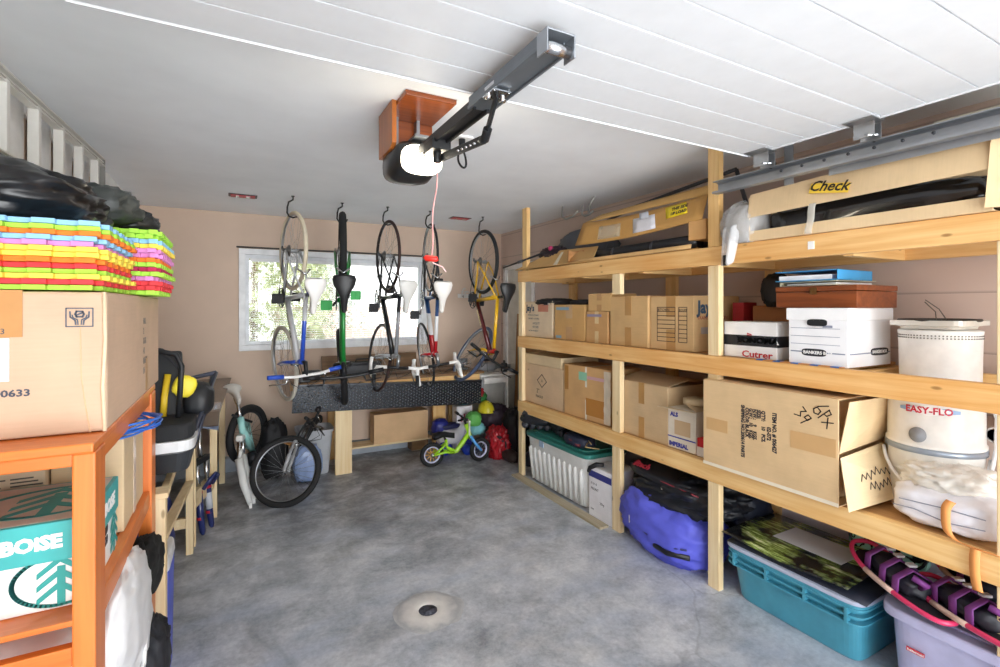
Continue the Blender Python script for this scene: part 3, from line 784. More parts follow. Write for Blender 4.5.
# standing kid's mountain bike leaning on the bench, bars turned
c0 = PZ(282, 505, 0)
s_ = .8
Fd = Vector((-.36, -.93, 0)).normalized()
Lf = Vector((0, 0, 1)).cross(Fd)
Mb = Matrix((Fd, Lf, Vector((0, 0, 1)))).transposed().to_4x4()
roll = Matrix.Rotation(R(-24), 4, Fd)      # leans towards the bins
Mw = roll @ Mb
fa_w = Mw.to_3x3() @ Vector((.93*s_, 0, 0))
base = Vector((c0.x+.0, c0.y+.04, .255)) - fa_w
base.z = .258
bicycle('black mountain bike leaning by the back bench, front wheel turned towards the camera', tr(base) @ Mw, s=s_, c_frame='232529', c_down='1d1e20', c_fork='a9acb0', c_seat='1b1c1e', tire=plain('1c1d1f', .75), rt=.03, steer=78, WB=.93, Rw=.335, crank=60, pedal=plain('b98a50', .6), susp=True, spk=28)

# ================================================================ LADDER hung on the left wall
ld = thing('extension_ladder', 'aluminium extension ladder hung sideways high on the left wall', 'ladder', (-.70, 3.0, 1.98))
LM = plain('e2e0da', .45, .1, .04)
pa = Vector((-.70, 1.2, 2.242)); pb = Vector((-.665, 3.46, 2.325))
H_ = .27
def lerpz(y, dz): 
    t_ = (y-pa.y)/(pb.y-pa.y); q = pa.lerp(pb, t_); return q + Vector((0, 0, dz))
for dz in (0, -H_):
    mb = MB()
    for off, w in ((0, .05), (.026, .007), (-.026, .007)):
        pass
    mb.bar(lerpz(1.2, dz-.02), lerpz(3.46, dz-.02), .006, .045, (1, 0, 0))
    mb.bar(lerpz(1.2, dz-.003)+Vector((.014, 0, 0)), lerpz(3.46, dz-.003)+Vector((.014, 0, 0)), .03, .005)
    mb.bar(lerpz(1.2, dz-.04)+Vector((.014, 0, 0)), lerpz(3.46, dz-.04)+Vector((.014, 0, 0)), .03, .005)
    mb.build('side_rail', LM, ld, world=True)
for y in [1.35+.28*i for i in range(8)]:
    a_ = lerpz(y, -.03); b_ = lerpz(y, -H_-.0)
    MB().bar(a_+Vector((.012, 0, 0)), b_+Vector((.012, 0, 0)), .03, .034, (1, 0, 0)).build('rung', LM, ld, world=True, bevel=.003)
MB().box(-.69, -.64, 3.445, 3.47, 2.325-H_-.05, 2.328).build('end_cap', plain('8b8984', .5, .4), ld, world=True)
# second ladder section / folded white slats held against it
pn = thing('slatted_screen', 'white folded bi-fold plastic slats stored behind the aluminium ladder', 'panel', (-.73, 3.0, 1.9))
WS = plain('efeeec', .45)
for i, y in enumerate([1.7, 2.02, 2.34, 2.66, 2.98, 3.3]):
    vs = []
    mb = MB()
    def cf(a, b, y=y):
        return (-.742+.028*math.sin(a*math.pi), y+.27*a, 1.93+.36*b)
    mb.grid(cf, 8, 1, t=.003)
    mb.build('slat', WS, pn, world=True)

# ================================================================ BACK BENCH
bench = thing('wooden_workbench', 'wooden workbench along the back wall under the window, black sheet on its front', 'workbench', (1.3, 4.85, 0))
BX0, BX1, BYF = .46, 2.22, 4.52
MB().box(BX0-.02, BX1+.04, BYF, YB-.02, .815, .84).build('worktop', wood('94704a', '6b4e30', 'X', .6, name='old_plywood'), bench, world=True, bevel=.003)
MB().box(BX0, BX1, 5.04, 5.08, .70, .815).box(BX0, BX1, BYF+.03, BYF+.07, .70, .815).build('apron', PINE['X'], bench, world=True)
for (x0, x1, y0_, y1_) in ((.785, .93, 4.53, 4.57), (.80, .89, 5.02, 5.06), (1.83, 1.97, 4.86, 4.90), (2.08, 2.17, 5.02, 5.06)):
    MB().box(x0, x1, y0_, y1_, 0, .70).build('leg', PALE['Z'] if y0_ < 4.6 else PINE['Z'], bench, world=True, bevel=.003)
mb = MB()
for i in range(5): mb.box(.93, 1.83, 4.86+i*.042, 4.888+i*.042, .118, .136)
mb.build('lower_slats', PALE['X'], bench, world=True)
MB().box(.90, .93, 4.57, 5.05, .08, .136).build('lower_rail', PINE['Y'], bench, world=True)
# diamond plate sheet
dp = MB()
Td = tr(.43, BYF-.012, .71) @ rotm('Y', 2.6)
dp.box(0, 1.79, -.004, .004, -.115, .115, Td)
dp.mi = 1
for i in range(66):
    for j in range(8):
        x = .02+i*.0270; z = -.10+j*.028+(.014 if i % 2 else 0)
        if z > .108: continue
        dp.add([(-.013, -.001, 0), (0, -.001, .006), (.013, -.001, 0), (0, -.001, -.006), (0, -.005, 0)], [(0, 3, 4), (3, 2, 4), (2, 1, 4), (1, 0, 4)], Td @ tr(x, -.0035, z) @ rotm('Y', 45 if (i+j) % 2 else -45), False)
dpo = dp.build('diamond_plate', [plain('1e2126', .35, .5, .1), plain('a3adb8', .22, .8, .05)], bench, world=True)
MB().box(0, 1.79, -.008, .03, .115, .125, Td).build('plate_lip', plain('3a3d42', .3, .6), dpo, world=True)
# carton below the bench
# clutter on the bench
def clutter(name, mb, mat, label, cat, **k): return solid(name, mb, mat, label, cat, **k)
clutter('plywood_offcut', MB().box(.75, 1.72, -.009, .009, 0, .17, tr(0, 5.06, .845) @ rotm('X', -12)), wood('8a6a46', '5f452c', 'X'), 'long plywood board leaning under the window behind the bikes', 'board')
clutter('plank', MB().box(1.2, 2.1, 4.72, 4.86, .842, .87), wood('6f5238', '4a3524', 'X'), 'brown plank lying on the back bench behind the front wheels', 'board')
t = thing('battery_drill', 'dark cordless drill lying on the left end of the back bench', 'drill', (.62, 4.7, .842))
MB().tube([(-.09, 0, .05), (-.05, 0, .055), (.04, 0, .055), (.08, 0, .055), (.12, 0, .055)], [.03, .034, .034, .022, .008], 12).build('body', plain('2b2d31', .5), t)
MB().bar((-.05, 0, .05), (-.08, -.11, .03), .035, .05).build('handle', plain('3c4d38', .5), t, bevel=.005)
MB().obb((-.09, -.14, .03), .09, .05, .05).build('battery', BLACK, t, bevel=.004)
t = thing('toolbox', 'low dark toolbox on the bench below the window centre', 'toolbox', (1.12, 4.98, .842))
MB().box(-.17, .17, -.09, .03, 0, .09).build('body', plain('33363c', .5), t, bevel=.006)
MB().box(-.175, .175, -.095, .035, .09, .115).build('lid', plain('26282c', .5), t, bevel=.006)
MB().tube([(-.07, -.03, .115), (-.06, -.03, .14), (.06, -.03, .14), (.07, -.03, .115)], .007, 8).build('handle', BLACK, t)
t = thing('bench_vise', 'small grey bench vise on the right end of the back bench', 'vise', (2.1, 4.74, .842))
MB().box(-.05, .05, -.06, .06, 0, .02).tube([(0, 0, .02), (0, 0, .06)], .03, 12).box(-.035, .035, -.02, .08, .05, .10).build('base', plain('6b7076', .4, .6), t, bevel=.004)
MB().box(-.045, .045, -.06, -.03, .05, .12).build('jaw', plain('888d92', .35, .7), t, bevel=.003)
MB().cyl((0, -.12, .075), (0, -.03, .075), .01).cyl((-.06, -.12, .075), (.06, -.12, .075), .005).build('handle', CHROME, t)
# wall rack with coat pegs / letters on the back wall
rk = thing('peg_rack', 'white wall rack with curly letter shapes between window and yellow bicycle', 'rack', (2.2, YB-.02, 1.52))
p0 = PY(458, 293, YB-.015); p1 = PY(501, 293, YB-.015)
MB().box(p0.x, p1.x, YB-.018, YB-.002, p0.z-.055, p0.z-.01).build('rail', plain('d9d8d4', .4), rk, world=True, bevel=.002)
MB().text('freeze it', .15, tr(p0.x+.02, YB-.022, p0.z-.045) @ rotm('X', 90), .004, .002, .25).build('lettering', plain('cfccc6', .35, .2), rk, world=True)
for i in range(5):
    x = p0.x+.05+i*(p1.x-p0.x-.1)/4
    MB().tube([(x, YB-.018, p0.z-.03), (x, YB-.05, p0.z-.05), (x, YB-.055, p0.z-.02)], .005, 6).build('peg', CHROME, rk, world=True)
# white side table and gear right of the bench
tb = thing('white_side_table', 'white-topped side table in the back right corner beside the bench', 'table', (2.52, 4.95, 0))
MB().box(2.27, 2.76, 4.62, 5.08, .76, .785).build('tabletop', plain('ecebe6', .4), tb, world=True, bevel=.003)
MB().box(2.30, 2.58, 4.60, 4.62, .69, .755).build('drawer_front', plain('f2f1ee', .4), tb, world=True, bevel=.003)
MB().box(2.31, 2.73, 4.95, 4.97, 0, .76).box(2.31, 2.33, 4.66, 4.95, .1, .76).build('back_panel', plain('dddbd5', .45), tb, world=True)
for x, y in ((2.30, 4.66), (2.72, 4.66), (2.30, 5.02), (2.72, 5.02)): MB().box(x-.018, x+.018, y-.018, y+.018, 0, .76).build('leg', plain('b9bcc0', .4, .4), tb, world=True, bevel=.002)
t = thing('power_tool', 'grey power tool lying on the white corner table', 'power tool', (2.46, 4.82, .786))
MB().tube([(-.12, 0, .05), (-.08, 0, .055), (.05, 0, .055), (.1, 0, .05)], [.03, .05, .05, .03], 12).build('housing', plain('9b9ea3', .4, .3), t)
MB().tube([(-.1, 0, .09), (-.07, 0, .13), (.04, 0, .13), (.08, 0, .09)], .012, 8).build('handle', BLACK, t)
MB().box(.09, .28, -.004, .004, .03, .07).build('guide_bar', STEEL, t)
t = solid('glue_can', MB().lathe([(.035, 0), (.037, .002), (.037, .085), (.03, .095), (.012, .1), (.012, .125), (.001, .125)], 20, tr(2.62, 4.75, .786)), plain('303234', .4), 'small dark can on the white corner table near the shelf', 'can')
t = thing('leaning_cardboard', 'tall flattened brown cardboard leaning by the side door', 'cardboard', (2.72, 4.45, 0))
MB().box(2.66, 2.675, 4.05, 4.62, 0, 1.52, tr(0, 0, 0) @ Matrix.Rotation(R(2), 4, 'Y')).build('sheet', cardboard('a5784a', 'Y'), t, world=True)
MB().box(2.68, 2.69, 4.15, 4.66, 0, 1.42, Matrix.Rotation(R(2), 4, 'Y')).build('rear_sheet', cardboard('8d6238', 'Y'), t, world=True)
pts = [PY(505, 470, 4.4), PY(507, 383, 4.4)]
t = solid('steel_post', MB().box(2.36, 2.40, 3.98, 4.01, 0, 1.22).box(2.36, 2.364, 3.95, 4.01, 0, 1.22), plain('a9abae', .4, .5), 'thin grey steel post standing behind the end of the lumber shelf', 'post')

# ================================================================ TOYS
GREENY = plain('a6e02c', .35, var=.02, coat=.4); BLUEP = plain('5aa6ea', .35, var=.02, coat=.4)
# balance bike: rear wheel at (432,455) front (481,445)
pr = PZ(432, 467, 0); pf = PZ(480, 461, 0)
rw_ = .115
dv = (pf-pr); WBb = dv.length; ang = math.atan2(dv.y, dv.x)
bbk = thing('balance_bike', 'lime green and blue child balance bike with black tyres', 'balance bike', (pr.x, pr.y, rw_), rz=math.degrees(ang))
def twheel(par, name, x, steer=0):
    T = tr(x, 0, 0) @ rotm('Z', steer)
    o = MB(T).torus(rw_-.02, .021, 36, 10, rotm('X', 90)).build(name, RUBBER, par)
    MB(T).torus(rw_-.042, .009, 32, 8, rotm('X', 90), 1.6).build('rim', plain('c9cbe8', .4), o)
    mb = MB(T)
    for i in range(10):
        a = i*.628; mb.tube([(0, 0, 0), ((rw_-.045)*math.cos(a), 0, (rw_-.045)*math.sin(a))], .004, 5)
    mb.build('spokes', plain('d8a860', .4) if name == 'rear_wheel' else plain('3a3c50', .4), o)
    MB(T).cyl((0, -.045, 0), (0, .045, 0), .018, 14).build('hub', CHROME, o)
twheel(bbk, 'rear_wheel', 0); twheel(bbk, 'front_wheel', WBb, 14)
mb = MB()
W = WBb
hd0 = (W*.80, 0, .12); hd1 = (W*.70, 0, .26)
for y in (-.035, .035): mb.tube([(0, y, 0), (W*.25, y, .02), (W*.45, y*.4, .0)], [.012, .013, .013], 8).tube([(0, y, 0), (W*.22, y*.8, .07), (W*.28, 0, .10)], .010, 8)
mb.tube([(W*.40, 0, .0), (W*.5, 0, .01), (W*.62, 0, .08), (W*.76, 0, .17)], [.018, .022, .024, .022], 10)
mb.tube([(W*.28, 0, .13), (W*.3, 0, .06), (W*.42, 0, .0)], .015, 8).tube([hd0, hd1], .02, 12).tube([(W*.28, 0, .06), (W*.5, 0, .01)], .012, 8)
mb.build('frame', GREENY, bbk)
mb = MB()
for y in (-.042, .042): mb.tube([(W*.80, y*.8, .13), (W*.88, y, .07), (W, y, 0)], [.012, .014, .012], 8)
mb.tube([(W*.80, -.036, .13), (W*.79, 0, .14), (W*.80, .036, .13)], .014, 8).build('fork', BLUEP, bbk)
saddle_mesh(MB(), (W*.22, 0, .175), 1, 0, .22, .06).build('saddle', BLACK, bbk)
MB().tube([(W*.24, 0, .17), (W*.29, 0, .10)], .011, 8).build('seat_post', BLACK, bbk)
MB().tube([hd1, (W*.68, 0, .29), (W*.66, 0, .31)], .012, 8).tube([(W*.60, -.17, .34), (W*.66, -.05, .315), (W*.66, .05, .315), (W*.60, .17, .34)], .009, 8).build('handlebar', BLACK, bbk)
for y in (-1, 1): MB().tube([(W*.61, y*.11, .335), (W*.597, y*.18, .343)], .014, 8).build('grip', BLACK, bbk)
MB().box(W*.74, W*.765, -.045, .045, .15, .30).build('number_plate', plain('f0eff2', .4), bbk, bevel=.006)
# ride-on toy car behind
rc = thing('ride_on_toy', 'white and navy ride-on toy with blue wheel behind the balance bike', 'toy car', (1.98, 4.72, 0))
RB = plain('2a36a8', .35); RW_ = plain('eceaf2', .35)
mb = MB(); loft(mb, [((0, -.16, .16), .05, .05), ((0, -.12, .17), .11, .08), ((0, 0, .16), .12, .07), ((0, .1, .2), .11, .11), ((0, .16, .2), .07, .08)], 20, 3, rotm('Z', -75))
mb.build('body', RW_, rc)
for (x, y) in ((-.11, -.09), (.12, -.12), (-.06, .10), (.16, .06)):
    MB().lathe([(.02, -.03), (.062, -.03), (.07, -.02), (.07, .02), (.062, .03), (.02, .03)], 24, tr(x, y, .07) @ rotm('X', 90)).build('wheel', RB, rc)
mb = MB(); mb.blob((-.03, 0, .27), (.12, .07, .03), .0, n=24, p=3); mb.build('seat', plain('1d2050', .5), rc)
MB().tube([(.1, 0, .25), (.12, 0, .33)], .012, 8).torus(.06, .01, 24, 8, tr(.12, 0, .34) @ rotm('Y', -25)).build('steering_wheel', BLACK, rc)
t = solid('toy_scooter_shell', MB().blob((1.86, 4.74, .25), (.08, .07, .09), .2, 2, 3, 24, 2.5), plain('28308c', .4), 'dark blue plastic toy shell behind the right bench leg', 'toy')
# pile of helmets, gloves, toys
pile = [
 ('helmet', (2.32, 4.60, .47), (.085, .11, .07), 'e6d832', 'yellow child helmet on top of the toy pile near the corner', 'helmet'),
 ('helmet', (2.10, 4.72, .56), (.09, .10, .07), '2c5a62', 'dark teal helmet on the toy pile, above the balance bike', 'helmet'),
 ('helmet', (2.50, 3.98, .075), (.09, .10, .075), '3c4150', 'dark grey helmet on the floor beside the lumber shelf end', 'helmet')]
for (nm, c_, rd, col, lb, cat) in pile:
    t = thing(nm, lb, cat, (c_[0], c_[1], c_[2]-rd[2]))
    MB().lathe([(rd[0]*math.cos(a)*1.0, rd[2]*1.7*math.sin(a)) for a in [R(x) for x in (0, 8, 20, 35, 50, 65, 78, 90)]], 28, None, True, 1, rd[1]/rd[0]).build('shell', plain(col, .3, coat=.5), t)
    mb = MB()
    for k in (-1, 0, 1): mb.bar((k*rd[0]*.45, -rd[1]*.5, rd[2]*1.42*(1-.2*abs(k))), (k*rd[0]*.35, rd[1]*.5, rd[2]*1.42*(1-.2*abs(k))), .016, .012)
    mb.build('vent', plain('202226', .7), t)
    MB().tube([(-rd[0]*.95, 0, .01), (-rd[0]*.5, -.02, -.0), (0, -.03, .004), (rd[0]*.5, -.02, 0), (rd[0]*.95, 0, .01)], .004, 6).build('strap', BLACK, t)
def solidblob(name, c, rd, col, lb, cat, seed=1, amp=.22, fr=2.4, p=2.5, rough=.6, flat=.9, n=40, group=None, mat=None):
    return solid(name, MB().blob(c, rd, amp, fr, seed, n, p, flat), mat or plain(col, rough), lb, cat, group)
solidblob('toy_mask', (2.22, 4.66, .60), (.08, .06, .05), 'a8262c', 'dark red soft toy lying on the very top of the toy pile', 'toy', 3, .35)
solidblob('glove', (2.28, 4.68, .55), (.06, .06, .05), '2c7a3a', 'green glove beside the red toy on the toy pile', 'glove', 5, .4)
solidblob('soft_toy', (2.15, 4.55, .35), (.07, .07, .07), '66b85a', 'green plush toy hanging at the front of the toy pile', 'toy', 6, .2)
solidblob('soft_toy', (2.20, 4.58, .24), (.08, .07, .06), '7fc3c9', 'pale turquoise plush toy under the green one in the pile', 'toy', 8, .2)
solidblob('black_sack', (2.50, 4.30, .22), (.10, .14, .22), '1f1c22', 'black cloth sack behind the red jacket beside the shelf end', 'bag', 16, .3)
solidblob('fabric_bag', (2.42, 4.62, .33), (.14, .13, .12), '3b2f3c', 'dark plum cloth bag behind the red jacket in the corner', 'bag', 9, .3)
t = thing('toy_basket', 'white printed paper bag standing behind the balance bike handlebar', 'bag', (2.12, 4.76, 0))
MB().box(-.09, .09, -.06, .06, 0, .46).build('bag_body', plain('e9e6ea', .6), t, bevel=.004)
MB().text('ill', .14, tr(-.05, -.0615, .28) @ rotm('X', 90), .001, .003).build('printing', plain('b04a60', .6), t)
red = thing('red_jacket', 'glossy red jacket heaped on the floor in the back right corner', 'jacket', (2.32, 4.33, 0))
MB().blob((0, 0, .13), (.09, .11, .14), .45, 2.6, 11, 64, 2.4, .92).build('cloth', plain('a81824', .3, coat=.3), red)
MB().tube([(-.05, -.09, .24), (.02, -.11, .16), (.0, -.11, .06)], .02, 8).build('zip_band', plain('2a2326', .6), red)
t = solid('ball', MB().lathe([(.001, -.055)]+[(.055*math.cos(R(a)), .055*math.sin(R(a))) for a in range(-80, 81, 16)]+[(.001, .055)], 24, tr(2.07, 4.52, .056)), plain('1f45c8', .3, coat=.4), 'shiny blue ball on floor behind the balance bike', 'ball')
t = thing('wood_block', 'pale wooden mallet with yellow end lying by the corner curb', 'toy', (2.42, 4.1, 0))
MB().tube([(-.07, .04, .02), (.07, -.05, .02)], .018, 12).build('handle', plain('d9c79a', .5), t)
MB().tube([(.04, -.08, .03), (.1, -.01, .03)], .03, 14).build('head', plain('d8b43a', .4), t)
solidblob('shoe', (2.36, 4.16, .05), (.06, .12, .05), '3a2c28', 'dark shoe beside the wooden mallet on the floor', 'shoe', 14, .15)
t = solid('wood_offcut', MB().box(1.62, 1.80, 4.93, 5.07, 0, .10), wood('8c6a44', '5f452a', 'X'), 'dark wooden block on floor beside the right bench leg', 'block', bevel=.004)
# grey bin with blue bag
pb_ = PZ(318, 474, 0)
gb = thing('trash_bin', 'grey plastic bin standing behind the leaning mountain bike', 'bin', (pb_.x-.02, 4.93-.18, 0))
mb = MB(); 
def tub(mb, w0, d0, w1, d1, h, t=.004, rim=.012, n=28, p=5):
    """open tapered rectangular tub"""
    def ring(w, d, z):
        o = []
        for j in range(n):
            a = 2*math.pi*j/n; e = 2/p
            o.append((math.copysign(abs(math.cos(a))**e, math.cos(a))*w, math.copysign(abs(math.sin(a))**e, math.sin(a))*d, z))
        return o
    rings = [ring(w0*.97, d0*.97, 0), ring(w0, d0, .01), ring(w1, d1, h-.02), ring(w1+rim, d1+rim, h-.02), ring(w1+rim, d1+rim, h), ring(w1-t, d1-t, h), ring(w0-t, d0-t, .012)]
    vs = [p_ for r_ in rings for p_ in r_]; fs = [tuple(reversed(range(n)))]
    for i in range(len(rings)-1):
        for j in range(n): fs.append((i*n+j, i*n+(j+1) % n, (i+1)*n+(j+1) % n, (i+1)*n+j))
    fs.append(tuple((len(rings)-1)*n+j for j in range(n)))
    mb.add(vs, fs, None, False); return mb
tub(mb, .12, .12, .15, .15, .40).build('body', plain('b3b7bd', .45), gb)
t = solidblob('blue_bag', (.55, 4.50, .15), (.105, .08, .15), '9db4e0', 'pale blue crinkled plastic bag on floor behind the bike wheel', 'bag', 21, .2, 4, 2.6, .25)
solidblob('backpack', (.30, 4.66, .26), (.10, .09, .24), '1b1c20', 'black bag propped on the back wall behind the leaning bike', 'bag', 23, .2, 2.2, 2.6, .6, .95)
# ================================================================ RIGHT LUMBER SHELF
SX = 2.24
sh = thing('lumber_shelf', 'long pine lumber storage shelf unit along the right wall', 'shelf', (2.5, 2.1, 0))
Y0s, Y1s = .30, 3.80
ZS = (.665, 1.24, 1.82)
for z in ZS:
    MB().box(SX-.004, SX+.036, Y0s, Y1s, z-.098, z).build('beam', wood('f2c888', 'd99a50', 'Y', name='pine_beam') if z > 1 else PALE['Y'] if z < .1 else PINE['Y'], sh, world=True, bevel=.003)
    MB().box(2.72, 2.76, Y0s, Y1s, z-.105, z-.016).build('rear_beam', PINE['Y'], sh, world=True, bevel=.003)
def posts(y0, y1, segs, x0=SX+.001, x1=SX+.039):
    for (a, b_) in segs:
        MB().box(x0, x1, y0, y1, a, b_).build('post', PALE['Z'] if b_ < 1.8 else PINE['Z'], sh, world=True, bevel=.003)
posts(3.735, 3.795, [(0, ZS[0]-.099), (ZS[0]+.001, ZS[1]-.099), (ZS[1]+.001, ZS[2]-.099)])
posts(3.655, 3.73, [(ZS[2]+.001, ZC-.001)])
posts(2.475, 2.552, [(0, ZS[0]-.099), (ZS[0]+.001, ZS[1]-.099)])
MB().box(SX+.001, SX+.039, 2.475, 2.552, 1.585, ZS[2]-.099).build('hanging_block', PALE['Z'], sh, world=True, bevel=.003)
posts(1.722, 1.79, [(0, ZS[0]-.099), (ZS[0]+.001, ZS[1]-.099), (ZS[1]+.001, ZS[2]-.099), (ZS[2]+.001, ZC-.001)])
posts(.555, .652, [(0, ZS[0]-.099), (ZS[0]+.001, ZS[1]-.099), (ZS[1]+.001, ZS[2]-.099)])
for y in (3.66, 2.48, 1.72, .58):
    MB().box(2.762, 2.80-.002, y, y+.09, 0, 1.9).build('rear_post', PINE['Z'], sh, world=True)
for z in ZS:
    for y in (.5, 1.1, 1.72, 2.3, 2.9, 3.6):
        MB().box(SX+.037, 2.719, y, y+.04, z-.105, z-.016).build('joist', PINE['X'], sh, world=True)
DECK = wood('cfa26a', 'a4733f', 'Y', name='plywood_deck')
for z, ya in ((ZS[0], Y0s), (ZS[1], 1.16), (ZS[2], Y0s)):
    MB().box(SX+.037, 2.775, ya, Y1s, z-.015, z-.001).build('deck', DECK, sh, world=True)
solid('floor_board', MB().box(2.16, 2.235, 2.58, 3.78, 0, .015), wood('c9bda4', 'a39678', 'Y', name='weathered_board'), 'thin pale weathered board on floor along the white tote', 'board')
MB().box(SX-.0062, SX-.0035, 1.235, 1.262, 1.755, 1.79).build('sticker', PAPER, sh, world=True)

# ---------------------------------------------------------------- cartons
class Box: pass
def face(B, f):
    """(frame at the face's lower-left corner as seen from outside, width, height)"""
    w, d, h = B.w, B.d, B.h; e = .0012
    if f == '-X': X, Y, o, W_, H_ = (0, -1, 0), (0, 0, 1), (-w/2-e, d/2, 0), d, h
    elif f == '-Y': X, Y, o, W_, H_ = (1, 0, 0), (0, 0, 1), (-w/2, -d/2-e, 0), w, h
    elif f == '+X': X, Y, o, W_, H_ = (0, 1, 0), (0, 0, 1), (w/2+e, -d/2, 0), d, h
    else: X, Y, o, W_, H_ = (1, 0, 0), (0, 1, 0), (-w/2, -d/2, h+e), w, d
    X = Vector(X); Y = Vector(Y); Z = X.cross(Y)
    return tr(Vector(o)) @ Matrix((X, Y, Z)).transposed().to_4x4(), W_, H_
def carton(label, x0, x1, y0, y1, z0, z1, col='ccab7c', rz=0, name='cardboard_box', cat='box', tape='-X', tapew=.05, tapecol=None, group=None, extra=None, bev=.004, axis='Z', open_top=False, seam=True):
    c = Vector(((x0+x1)/2, (y0+y1)/2, z0))
    t = thing(name, label, cat, c, rz=rz, group=group)
    B = Box(); B.t = t; B.w, B.d, B.h = x1-x0, y1-y0, z1-z0
    w, d, h = B.w, B.d, B.h
    mb = MB().box(-w/2, w/2, -d/2, d/2, 0, h)
    B.body = mb.build('body', cardboard(col, axis), t, bevel=bev)
    if seam and not open_top:
        # two lid flaps with a hairline gap
        fm = MB().box(-w/2+.003, -.0015, -d/2+.003, d/2-.003, h, h+.003).box(.0015, w/2-.003, -d/2+.003, d/2-.003, h, h+.003)
        fm.build('flap', cardboard(col, axis), t)
    if tape:
        tm = MB()
        if tape in ('-X', '+X'):
            s_ = -1 if tape == '-X' else 1; x = s_*w/2
            tm.box(min(x, x+s_*.001), max(x, x+s_*.001), -tapew/2, tapew/2, h*.62, h+.004)
            MB().box(min(x, x+s_*.001), max(x, x+s_*.001), -tapew/2, tapew/2, 0, h*.38).build('tape', tapecol or TAPE, t)
            tm.box(-w/2, w/2, -tapew/2, tapew/2, h+.003, h+.004)
        else:
            MB().box(-tapew/2, tapew/2, -d/2-.001, -d/2, 0, h*.35).build('tape', tapecol or TAPE, t); tm.box(-tapew/2, tapew/2, -d/2-.001, -d/2, h*.65, h+.004).box(-tapew/2, tapew/2, -d/2, d/2, h+.003, h+.004)
        tm.build('tape', tapecol or TAPE, t)
    return B
def printing(B, items, name='printing', col='2a2c34'):
    """items: (face, u, v, text, size[, rot, bold, sx]) with u,v as fractions of the face"""
    mb = MB()
    for it in items:
        f, u, v, txt, size = it[:5]; rot = it[5] if len(it) > 5 else 0; bold = it[6] if len(it) > 6 else .0; sx = it[7] if len(it) > 7 else 1
        M, W_, H_ = face(B, f)
        mb.text(txt, size, M @ tr(u*W_, v*H_, 0) @ rotm('Z', rot), .0003, bold, 0, 'LEFT', sx)
    return mb.build(name, plain(col, .7, var=.02), B.t)
def rects(B, items, name, col, rough=.6):
    mb = MB()
    for (f, u0, v0, u1, v1) in items:
        M, W_, H_ = face(B, f)
        mb.box(u0*W_, u1*W_, v0*H_, v1*H_, -.0008, .0003, M)
    return mb.build(name, plain(col, rough, var=.02), B.t)
def lines(mb, M, pts, w, z=.0004):
    for a, b_ in zip(pts[:-1], pts[1:]):
        a = Vector((*a, z)); b_ = Vector((*b_, z)); d = (b_-a); L = d.length
        if L < 1e-5: continue
        an = math.atan2(d.y, d.x)
        mb.box(-w*.3, L+w*.3, -w/2, w/2, -.0004, .0004, M @ tr(a) @ rotm('Z', math.degrees(an)))
    return mb
def ext(u0, u1, vt, X, z0=None):
    a = PX(u0, vt, X); b_ = PX(u1, vt, X); return b_.y, a.y, b_.z
# ---- middle shelf (z = 1.24), far to near
z = 1.241; X0 = 2.285
def mid(u0, u1, vt, label, depth=.3, X=X0, zb=z, **kw):
    ya, yb, zt = ext(u0, u1, vt, X); return carton(label, X, X+depth, ya+.002, yb-.002, zb, zt, **kw)
b = mid(525, 552.5, 301.5, 'whitish printed moving carton at far end of middle shelf, black cloth on it', col='dcc7a8', tape=None)
printing(b, [('-X', .06, .74, "Jay's", .075, 0, .003)], col='3a4a5c'); rects(b, [('-X', .5, .72, .86, .92)], 'red_print', 'c07a62'); rects(b, [('-X', .6, .93, .9, .99)], 'label', 'f0ece4')
printing(b, [('-X', .12, .60, 'MOVING & STORAGE', .018), ('-X', .12, .5, 'TORONTO  OTTAWA', .018), ('-X', .3, .36, '4.0 CU FT', .026), ('-X', .3, .26, 'BOX SIZE', .022), ('-X', .15, .16, 'KEEP DRY THIS SIDE UP', .014)], 'fine_print', '5a6a7c')
solidblob('folded_jacket', (2.40, ext(525, 553, 301, X0)[0]+.13, 1.515+.025), (.12, .17, .03), '1c1b1e', 'black and orange clothing lying on the far end carton of the middle shelf', 'clothes', 31, .25, 3, 2.6, .7, .8)
b = mid(554.5, 585, 305, 'tan carton with blue print beside the far end moving carton', col='cda266', tapew=.08)
rects(b, [('-X', .06, .86, .5, .94), ('-X', .05, .04, .24, .12)], 'blue_print', '7fa0b4')
solidblob('dark_cloth', (2.44, ext(555, 585, 305, X0)[0]+.12, b.t.location.z+b.h+.02), (.13, .13, .022), '221f21', 'black folded cloth on the tan carton with blue print', 'cloth', 33, .2, 3, 3, .7, .8)
b = mid(586, 608, 312, 'small tan carton under a smaller one near the middle post', depth=.24, col='c99c66', tapew=.04, tapecol=plain('d8bd8c', .3))
rects(b, [('-X', .05, .84, .72, .92)], 'purple_print', '8f88a0')
zt = z+b.h
mid(588, 611, 293.5, 'smallest brown carton stacked on another beside the middle post', depth=.24, zb=zt+.005, col='d3ac74', tapew=.05, X=X0+.0)
mid(610, 648, 296, 'plain square tan carton with taped seam right of the middle post', col='cfaa76', depth=.36, tapew=.06)
b = mid(650, 694, 296, 'moving carton with printed table grid on its side, touching the tall post', col='d2ae7c', depth=.4, tapew=.07, X=2.30)
M, W_, H_ = face(b, '-X'); mb = MB()
for i in range(9): lines(mb, M, [(W_*.18, H_*(.16+.08*i)), (W_*.60, H_*(.16+.08*i))], .0035); lines(mb, M, [(W_*.68, H_*(.16+.08*i)), (W_*.86, H_*(.16+.08*i))], .0035)
for u_ in (.18, .60, .68, .86): lines(mb, M, [(W_*u_, H_*.16), (W_*u_, H_*.80)], .003)
mb.build('table_print', INK, b.t)
printing(b, [('-X', .19, .73, 'KITCHEN', .022), ('-X', .69, .73, 'ROOM', .018)], 'small_print')
